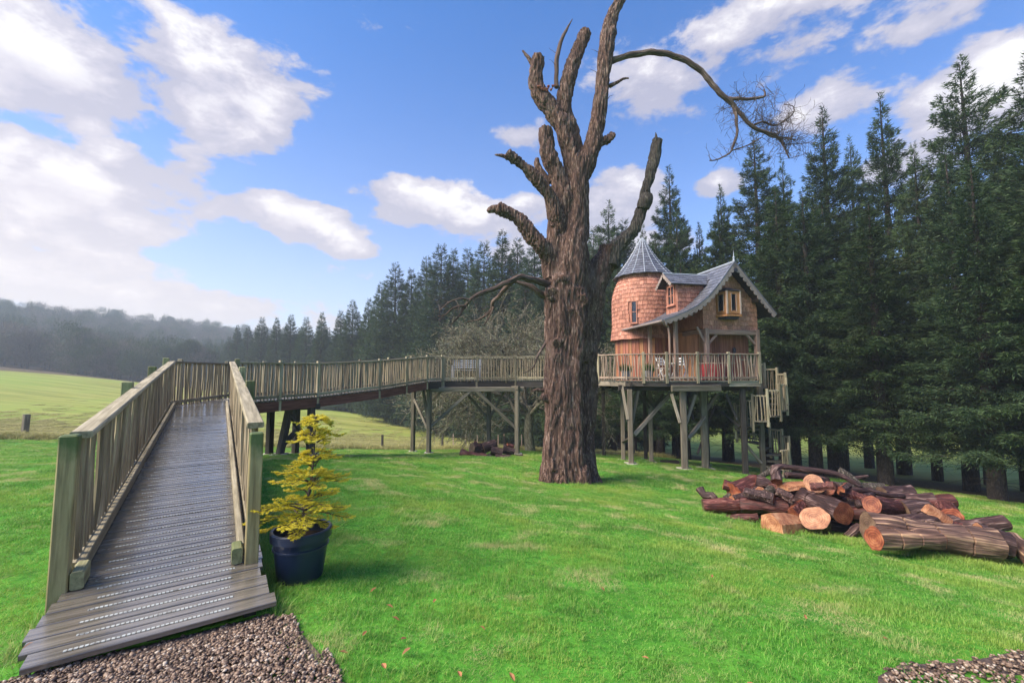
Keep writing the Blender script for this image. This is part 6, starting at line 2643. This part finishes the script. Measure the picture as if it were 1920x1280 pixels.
    for a, c, r0, r1, mt, c0, c1, lab in ((s(250, 530, 16.8), s(780, 620, 16.6), 75, 60, 'log_red', 'cut_pale', 'cut_dull', 'log with a bright pale end at the left of the small heap'),
                                          (s(480, 450, 17.2), s(700, 430, 17.5), 120, 100, 'log_bark', 'cut_dull', 'cut_dull', 'dark rounded stump on the left of the small heap'),
                                          (s(700, 430, 17.4), s(960, 330, 17.6), 115, 80, 'log_bark', 'cut_dull', 'cut_dull', 'purple-brown log forming the crown of the small heap'),
                                          (s(860, 470, 17.0), s(1090, 520, 17.0), 95, 85, 'log_bark', 'cut_dull', 'cut_dull', 'plump dark log in the middle of the small heap'),
                                          (s(1100, 430, 17.3), s(1330, 500, 17.3), 90, 70, 'log_bark', 'cut_dull', 'cut_dull', 'dark log on the right of the small heap'),
                                          (s(1180, 380, 17.6), s(1300, 400, 17.7), 55, 50, 'log_red', 'cut', 'cut_dull', 'small orange-topped piece at the back right of the small heap'),
                                          (s(950, 620, 16.8), s(1250, 600, 16.8), 60, 55, 'log_bark', 'cut_dull', 'cut_dull', 'low dark log at the foot of the small heap'),
                                          (s(1340, 610, 16.9), s(1490, 600, 17.0), 55, 60, 'log_bark', 'cut_dull', 'cut', 'rounded dark log end at the right tip of the small heap'),
                                          (s(800, 560, 16.7), s(890, 640, 16.6), 42, 34, 'bark_grey', 'cut_dull', 'cut_dull', 'grey stub pointing down in front of the small heap'),
                                          (s(540, 330, 17.5), s(620, 390, 17.2), 45, 30, 'log_red', 'cut', 'cut', 'reddish splintered piece on top of the small heap')):
        log((a, c), q(r0, 17), q(r1, 17), mt, c0, c1, lab, wob=.3, n=14)


heap()


# ------------------------------------------------------------------ potted golden conifer
def pot_and_conifer():
    px_, py_ = -1.77, 3.70
    g = gz(px_, py_)
    root = thing('plant_pot', 'round blue-black plastic plant pot on the lawn by the ramp end', 'plant pot', (px_, py_, g))
    b = MB()
    c = (px_, py_, g)
    b.lathe(c, [(.001, .0), (.158, 0), (.175, .02), (.205, .26), (.212, .33), (.235, .335), (.238, .40), (.228, .408), (.212, .405), (.205, .34), (.195, .31)], 40)
    b.build('pot_body', M['pot'], root, smooth=True)
    b = MB()
    b.lathe(c, [(.208, .26), (.216, .262), (.216, .275), (.209, .277)], 40)
    b.build('pot_band', M['pot'], root, smooth=True)
    b = MB()
    b.lathe(c, [(.001, .325), (.10, .33), (.197, .315)], 24)
    b.build('soil', M['soil'], root)
    T = Vector((px_, py_, g + .32))
    t = thing('golden_conifer', 'young golden-yellow conifer with layered flat sprays, planted in the blue-black pot', 'tree', tuple(T))
    top = W(600, 786, 3.78)
    H = top.z - T.z
    b = MB()
    tp = [T - ZU * .03, T + Vector((-.01, 0, .12)), T + Vector((.04, 0, H * .3)), T + Vector((.07, .01, H * .6)), T + Vector((top.x - T.x, 0, H))]
    tp, tr = densify(tp, [.026, .021, .015, .009, .004], step=.04)
    b.tube(tp, tr, n=8, wob=.15)
    b.build('stem', M['bark_twig'], t, smooth=True)
    # wind-bent side shoots: (height share, angle, length, rise)
    rg = random.Random(8)
    shoots = []
    for h, n, L, rise in ((.13, 5, .34, -.05), (.20, 7, .44, .02), (.27, 6, .42, .12), (.34, 3, .26, .2), (.47, 7, .38, .16), (.52, 4, .28, .3), (.63, 5, .22, .25), (.67, 4, .18, .3), (.80, 6, .23, .16), (.83, 3, .15, .3), (.98, 6, .15, .02)):
        a0 = rg.uniform(0, 6)
        for k in range(n):
            a = a0 + k * 2 * PI / n + rg.uniform(-.3, .3)
            shoots.append((h + rg.uniform(-.025, .025), a, L * .86 * rg.uniform(.8, 1.1), rise + .12))
    PP, DD, LN, WD, RN_, PI_ = [], [], [], [], [], []
    IP, ID_ = [], []
    wood_ = MB()
    for h, a, L, rise in shoots:
        base = None
        f = h * (len(tp) - 1)
        i = min(int(f), len(tp) - 2)
        base = tp[i].lerp(tp[i + 1], f - i)
        d = Vector((math.cos(a), math.sin(a), rise))
        pts = []
        N = 8
        for j in range(N + 1):
            q = j / N
            p = base + d * L * q + ZU * (-.05 * L * q * q * 1.5 + .02 * math.sin(q * 5)) + Vector((math.cos(a + 1.57), math.sin(a + 1.57), 0)) * .03 * math.sin(q * 3 + h * 9)
            pts.append(p)
        wood_.tube(pts, [.0065 * (1 - .7 * j / N) + .001 for j in range(N + 1)], n=4, caps=False)
        # flat fronds at the tips: side twigs carrying needles
        for j in range(2, N + 1):
            for s_ in (-1, 1, 0):
                if rg.random() < .12:
                    continue
                q = j / N
                dd = (pts[j] - pts[j - 1]).normalized()
                sdv = Vector((-dd.y, dd.x, 0))
                tl = L * (.42 * (1.12 - q) + .10) if s_ else .05
                td = (dd * .75 + sdv * s_ * .8 + ZU * rg.uniform(-.1, .12)).normalized()
                tip = pts[j] + td * tl
                if s_:
                    wood_.tube([pts[j], tip], [.002, .001], n=3, caps=False)
                m = int(32 + tl * 360)
                for _ in range(m):
                    w = rg.random() ** .7
                    p = pts[j].lerp(tip, w) + Vector((rg.gauss(0, .003), rg.gauss(0, .003), rg.gauss(0, .003)))
                    nd = td * .65 + Vector((-td.y, td.x, 0)) * rg.choice((-1, 1)) * .8 + ZU * rg.uniform(.0, .45)
                    PP.append(p[:])
                    DD.append(nd[:])
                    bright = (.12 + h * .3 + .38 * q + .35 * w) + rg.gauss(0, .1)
                    RN_.append(min(1, max(0, bright)))
        for _ in range(60):
            q = rg.random()
            j = int(q * (N - 1))
            IP.append(pts[j].lerp(pts[j + 1], q * (N - 1) - j)[:])
            ID_.append((d.x * .5 + rg.gauss(0, .6), d.y * .5 + rg.gauss(0, .6), rg.gauss(0, .5)))
    wood_.build('side_shoots', M['bark_twig'], t)
    P, D = np.array(PP), np.array(DD)
    n = len(P)
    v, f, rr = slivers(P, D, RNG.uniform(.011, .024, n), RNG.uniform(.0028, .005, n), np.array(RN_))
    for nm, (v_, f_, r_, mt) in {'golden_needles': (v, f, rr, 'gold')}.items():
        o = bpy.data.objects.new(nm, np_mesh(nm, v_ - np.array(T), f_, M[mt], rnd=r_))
        COL.objects.link(o)
        o.parent = t
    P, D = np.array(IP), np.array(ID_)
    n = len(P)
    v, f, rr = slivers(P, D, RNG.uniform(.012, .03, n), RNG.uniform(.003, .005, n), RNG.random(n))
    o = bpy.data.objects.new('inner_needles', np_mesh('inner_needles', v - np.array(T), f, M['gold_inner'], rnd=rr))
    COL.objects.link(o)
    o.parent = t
    print('gold needles', len(PP))


pot_and_conifer()


# ------------------------------------------------------------------ fence and stakes
def fence():
    root = thing('wire_fence', 'low wire fence with sparse wooden posts between the lawn and the field', 'fence', (-24, 21.6, gz(-24, 21.6)))
    xs = [(-34, 18.4), (-26.0, 22.8 - .0), (-19.5, 23.6), (-14, 25.2), (-8.75, 28.2), (-4.6, 28.6), (-.5, 28.6), (3.6, 28.6), (8, 28.4)]
    xs[1] = (W(47, 800, 22.8).x, 22.8)
    xs[4] = (W(717, 820, 28.2).x, 28.2)
    tops = []
    for i, (x, y) in enumerate(xs):
        g = gz(x, y)
        w = .24 if i == 1 else .12
        h = 1.18 if i in (1,) else .95
        if i in (2, 3):
            continue
        b = MB()
        b.beam((x, y, g - .1), (x + (.04 if i == 1 else 0), y, g + h), w, w, up=Vector((.3, 1, 0)))
        b.build('fence_post', M['beam_grey'] if i == 1 else M['beam_dark'], root)
        tops.append(Vector((x, y, g)))
    for hh in (.35, .6, .85):
        for a, c in zip(tops[:-1], tops[1:]):
            b = MB()
            n = 6
            P = []
            for k in range(n + 1):
                p = a.lerp(c, k / n)
                P.append(Vector((p.x, p.y, gz(p.x, p.y) + hh - .02 * math.sin(PI * k / n))))
            b.tube(P, .004, n=4, caps=False)
            b.build('wire', M['lead_dark'], root)
    for px, py, Y, lab in ((850, 812, 31, 'thin pale stake far left of the small log heap by the trees'), (873, 812, 31, 'thin pale stake behind the left end of the small log heap'), (895, 815, 31, 'thin pale stake behind the middle of the small log heap'),
                           (913, 812, 27, 'taller pale stake behind the small log heap'), (934, 820, 30, 'short pale stake right of the taller one'), (945, 820, 29, 'thin pale stake behind the right end of the small log heap'), (978, 822, 29, 'pale stake by the last trestle leg')):
        p = W(px, py, Y)
        g = gz(p.x, p.y)
        b = MB()
        b.beam((p.x, p.y, g - .1), (p.x, p.y, g + (1.5 if px == 913 else 1.1)), .06, .05)
        o = b.build('stake', M['frame_pale'], None)
        tag(o, lab, 'stake')


fence()


# ------------------------------------------------------------------ fallen leaves
def leaves():
    b = MB()
    pts = [(0, -.5, 0), (.22, -.28, .05), (.30, 0, .10), (.20, .30, .04), (0, .52, .02), (-.2, .3, .08), (-.3, 0, .12), (-.22, -.28, .05), (0, 0, -.02)]
    b.add([(x, y, z * .8) for x, y, z in pts], [(i, (i + 1) % 8, 8) for i in range(8)])
    me = b.mesh('fallen_leaf', M['dead_leaf'])
    spots = [(742, 1153), (757, 1190), (762, 1213), (684, 1180), (731, 1130), (1405, 1275), (1065, 1030), (1130, 1098), (862, 1255), (720, 1240), (905, 1170), (700, 1100), (815, 1120), (1210, 1225), (645, 1215), (1510, 1150), (960, 1260), (1335, 1075), (1660, 1190)]
    for i, (px, py) in enumerate(spots):
        Y = 3.0
        for _ in range(30):
            p = W(px, py, Y)
            g = gz(p.x, p.y) + .05
            Y += (p.z - g) * 1.2
        p = W(px, py, Y)
        s_ = random.uniform(.035, .058)
        A = Matrix.Translation((p.x, p.y, gz(p.x, p.y) + .03)) @ Matrix.Rotation(random.uniform(0, 6), 4, 'Z') @ Matrix.Rotation(random.uniform(-.7, .7), 4, 'X') @ Matrix.Diagonal((s_ * .8, s_, s_ * 1.6, 1))
        o = place('fallen_leaf', me, None, A)
        tag(o, 'brown fallen leaf lying in the lawn grass', 'leaf', 'fallen leaves on the lawn')
    A = Matrix.Translation((-2.66, 2.48, gz(-2.66, 2.48) + .085)) @ Matrix.Rotation(.9, 4, 'Z') @ Matrix.Rotation(.3, 4, 'X') @ Matrix.Diagonal((.13, .11, .1, 1))
    o = place('fallen_leaf', me.copy(), None, A)
    tag(o, 'large reddish brown leaf on the left corner of the lowest ramp plank', 'leaf')


leaves()


# ------------------------------------------------------------------ grass
def tuft_patch(seed, R, n, lmin, lmax, wmin, wmax, mat, lean=.45):
    rg = np.random.default_rng(seed)
    a = rg.uniform(0, 2 * PI, n)
    r = R * np.sqrt(rg.random(n))
    # clumped: blades gather towards random centres
    cx = rg.uniform(-R, R, (n // 14 + 1, 2))
    ci = rg.integers(0, len(cx), n)
    x = r * np.cos(a)
    y = r * np.sin(a)
    pull = rg.random(n) * .55
    x = x * (1 - pull) + (cx[ci, 0] * .0 + x * .0) * pull + pull * np.round(x / .05) * .05
    y = y * (1 - pull) + pull * np.round(y / .05) * .05
    L = rg.uniform(lmin, lmax, n) * (1 + .35 * np.sin(x * 9 + seed) * np.cos(y * 8))
    wd = rg.uniform(wmin, wmax, n)
    th = rg.uniform(0, 2 * PI, n)
    ln = np.abs(rg.normal(0, lean, n))
    D = np.stack([np.cos(th) * ln, np.sin(th) * ln, np.ones(n)], -1)
    D /= np.linalg.norm(D, axis=1, keepdims=True)
    S = np.stack([-np.sin(th + rg.normal(0, .8, n)), np.cos(th), np.zeros(n)], -1)
    S /= np.linalg.norm(S, axis=1, keepdims=True)
    B = np.stack([x, y, np.full(n, -.012)], -1)
    out = np.stack([np.cos(th), np.sin(th), np.zeros(n)], -1)
    Mi = B + D * (L * .55)[:, None]
    Ti = B + D * (L * .9)[:, None] + out * (L * rg.uniform(.15, .55, n))[:, None] - np.array([0, 0, 1]) * (L * ln * .18)[:, None]
    v = np.stack([B - S * wd[:, None] / 2, B + S * wd[:, None] / 2, Mi + S * wd[:, None] * .38, Mi - S * wd[:, None] * .38, Ti], 1)
    i = np.arange(n)[:, None] * 5
    f = np.concatenate([i + np.array([[0, 1, 2]]), i + np.array([[0, 2, 3]]), i + np.array([[3, 2, 4]])])
    return np_mesh('grass_patch', v.reshape(-1, 3), f, M[mat], rnd=np.repeat(rg.random(n), 5))


def covered(x, y):
    """True where no lawn grows: ramp planks, gravel, oak, pot"""
    s = x * RD.x + y * RD.y
    t = x * RN.x + y * RN.y
    k = (s > 3.28) & (s < 5.6) & (t > -.87) & (t < .37)
    k |= in_poly(x, y, GRAVEL_L) | in_poly(x, y, GRAVEL_R)
    k |= np.hypot(x - 1.55, y - 12) < .55
    k |= np.hypot(x + 1.83, y - 3.78) < .17
    return k


def lawn():
    def pts(x0, x1, y0, y1, st):
        xs, ys = np.meshgrid(np.arange(x0, x1, st), np.arange(y0, y1, st))
        x = (xs + RNG.uniform(-.35, .35, xs.shape) * st).ravel()
        y = (ys + RNG.uniform(-.35, .35, ys.shape) * st).ravel()
        return x, y
    # small patches close by (they end cleanly at the gravel), larger ones further off
    for nm, rngs, st, R, nbl, dims in (('grass', (-5.5, 5.5, 1.3, 5.0), .15, .13, 300, (.022, .052, .0018, .0038)), ('grass', (-14, 14, 5.0, 11.0), .34, .30, 1150, (.024, .055, .003, .006)), ('grass', (-34, 20, 8, 28.5), .62, .55, 1300, (.03, .065, .006, .012))):
        x, y = pts(*rngs, st)
        k = ~covered(x, y)
        if nm == 'grass':
            k &= (np.abs(x) < y * 1.25 + .8)
        le = interp(x, LAWN_EDGE)
        k &= y < le
        if rngs[3] > 20:
            k &= ~((np.abs(x) < 14) & (y < 11))
        fd = forest_dist(x, y)
        k &= fd < .8
        x, y = x[k], y[k]
        z = gz_arr(x, y)
        e = .15
        nx = -(gz_arr(x + e, y) - gz_arr(x - e, y)) / (2 * e)
        ny = -(gz_arr(x, y + e) - gz_arr(x, y - e)) / (2 * e)
        rot = np.c_[-np.arctan(ny), np.arctan(nx), RNG.uniform(0, 2 * PI, len(x)) * 0]
        # spin first by choosing among pre-spun variants, then lean with the slope
        hs = .85 + .40 * np.sin(x * 3.3 + 1.9 * np.sin(y * 2.1)) * np.sin(y * 3.7 + 1.3 * np.sin(x * 1.9)) + .22 * np.sin(x * 9 + y * 5) * np.sin(y * 8) + RNG.uniform(-.12, .3, len(x))
        src = [tuft_patch(100 + i, R, nbl, *dims, 'grass') for i in range(9)]
        sc = np.c_[np.ones(len(x)), np.ones(len(x)), hs]
        scatter('grass', np.c_[x, y, z], src, 'short bright green blades of the wet lawn', rot, sc, RNG.integers(0, 9, len(x)))
        print(nm, len(x))
    # long unmown blades round posts, ramp edge, logs and oak foot
    P = []
    for s in np.arange(3.3, 9, .045):
        for t in (-.89, .42):
            q = RD * float(s) + RN * (t + random.uniform(-.05, .03) * (1 if t > 0 else -1))
            P.append((q.x, q.y))
    for k in range(60):
        a = random.uniform(0, 2 * PI)
        P.append((1.6 + .75 * math.cos(a), 12 + .7 * math.sin(a)))
    for k in range(26):
        a = random.uniform(0, 2 * PI)
        P.append((-1.83 + .19 * math.cos(a), 3.78 + .19 * math.sin(a)))
    for k in range(420):
        f = random.random()
        a, c = Vector((3.6, 8.4, 0)), Vector((6.9, 5.9, 0))
        q = a.lerp(c, f)
        P.append((q.x + random.uniform(-.35, .25) - .15, q.y + random.uniform(-.35, .2) - .1))
    P = np.array(P)
    k = ~covered(P[:, 0], P[:, 1])
    P = P[k]
    n = len(P)
    src = [tuft_patch(200 + i, .06, 26, .05, .12, .003, .006, 'grass', .6) for i in range(5)]
    s_ = RNG.uniform(.6, 1.1, n)
    scatter('long_grass', np.c_[P, gz_arr(P[:, 0], P[:, 1])], src, 'longer unmown grass along the ramp, pot, oak foot and log heap', np.c_[np.zeros((n, 2)), RNG.uniform(0, 6.28, n)], np.c_[s_, s_, s_], RNG.integers(0, 5, n))
    # rough field grass: dense by the fence, thinning away
    m = 9000
    x = RNG.uniform(-60, 14, m * 3)
    d = RNG.exponential(7, m * 3)
    y = interp(x, LAWN_EDGE) + d
    fd = forest_dist(x, y)
    k = (fd < -.3) & (y < 90)
    x, y = x[k][:m], y[k][:m]
    d = d[k][:m]
    src = [tuft_patch(300 + i, .5, 330, .12, .30, .010, .022, 'rough_grass', .5) for i in range(5)]
    s_ = RNG.uniform(.5, 1.2, len(x)) * np.where(d < 1.6, 1.1, .28)
    scatter('rough_grass', np.c_[x, y, gz_arr(x, y)], src, 'rough yellowish grass of the field beyond the lawn edge', np.c_[np.zeros((len(x), 2)), RNG.uniform(0, 6.28, len(x))], np.c_[np.ones(len(x)) * 1.3, np.ones(len(x)) * 1.3, s_], RNG.integers(0, 5, len(x)))


lawn()

# ------------------------------------------------------------------ the misty air
b = MB()
b.box((-60, 180, 22), (1260, 900, 84))
hz_ = b.build('haze', M['haze'])
tag(hz_, 'thin blue winter haze that fades the far woods', None, kind='stuff')
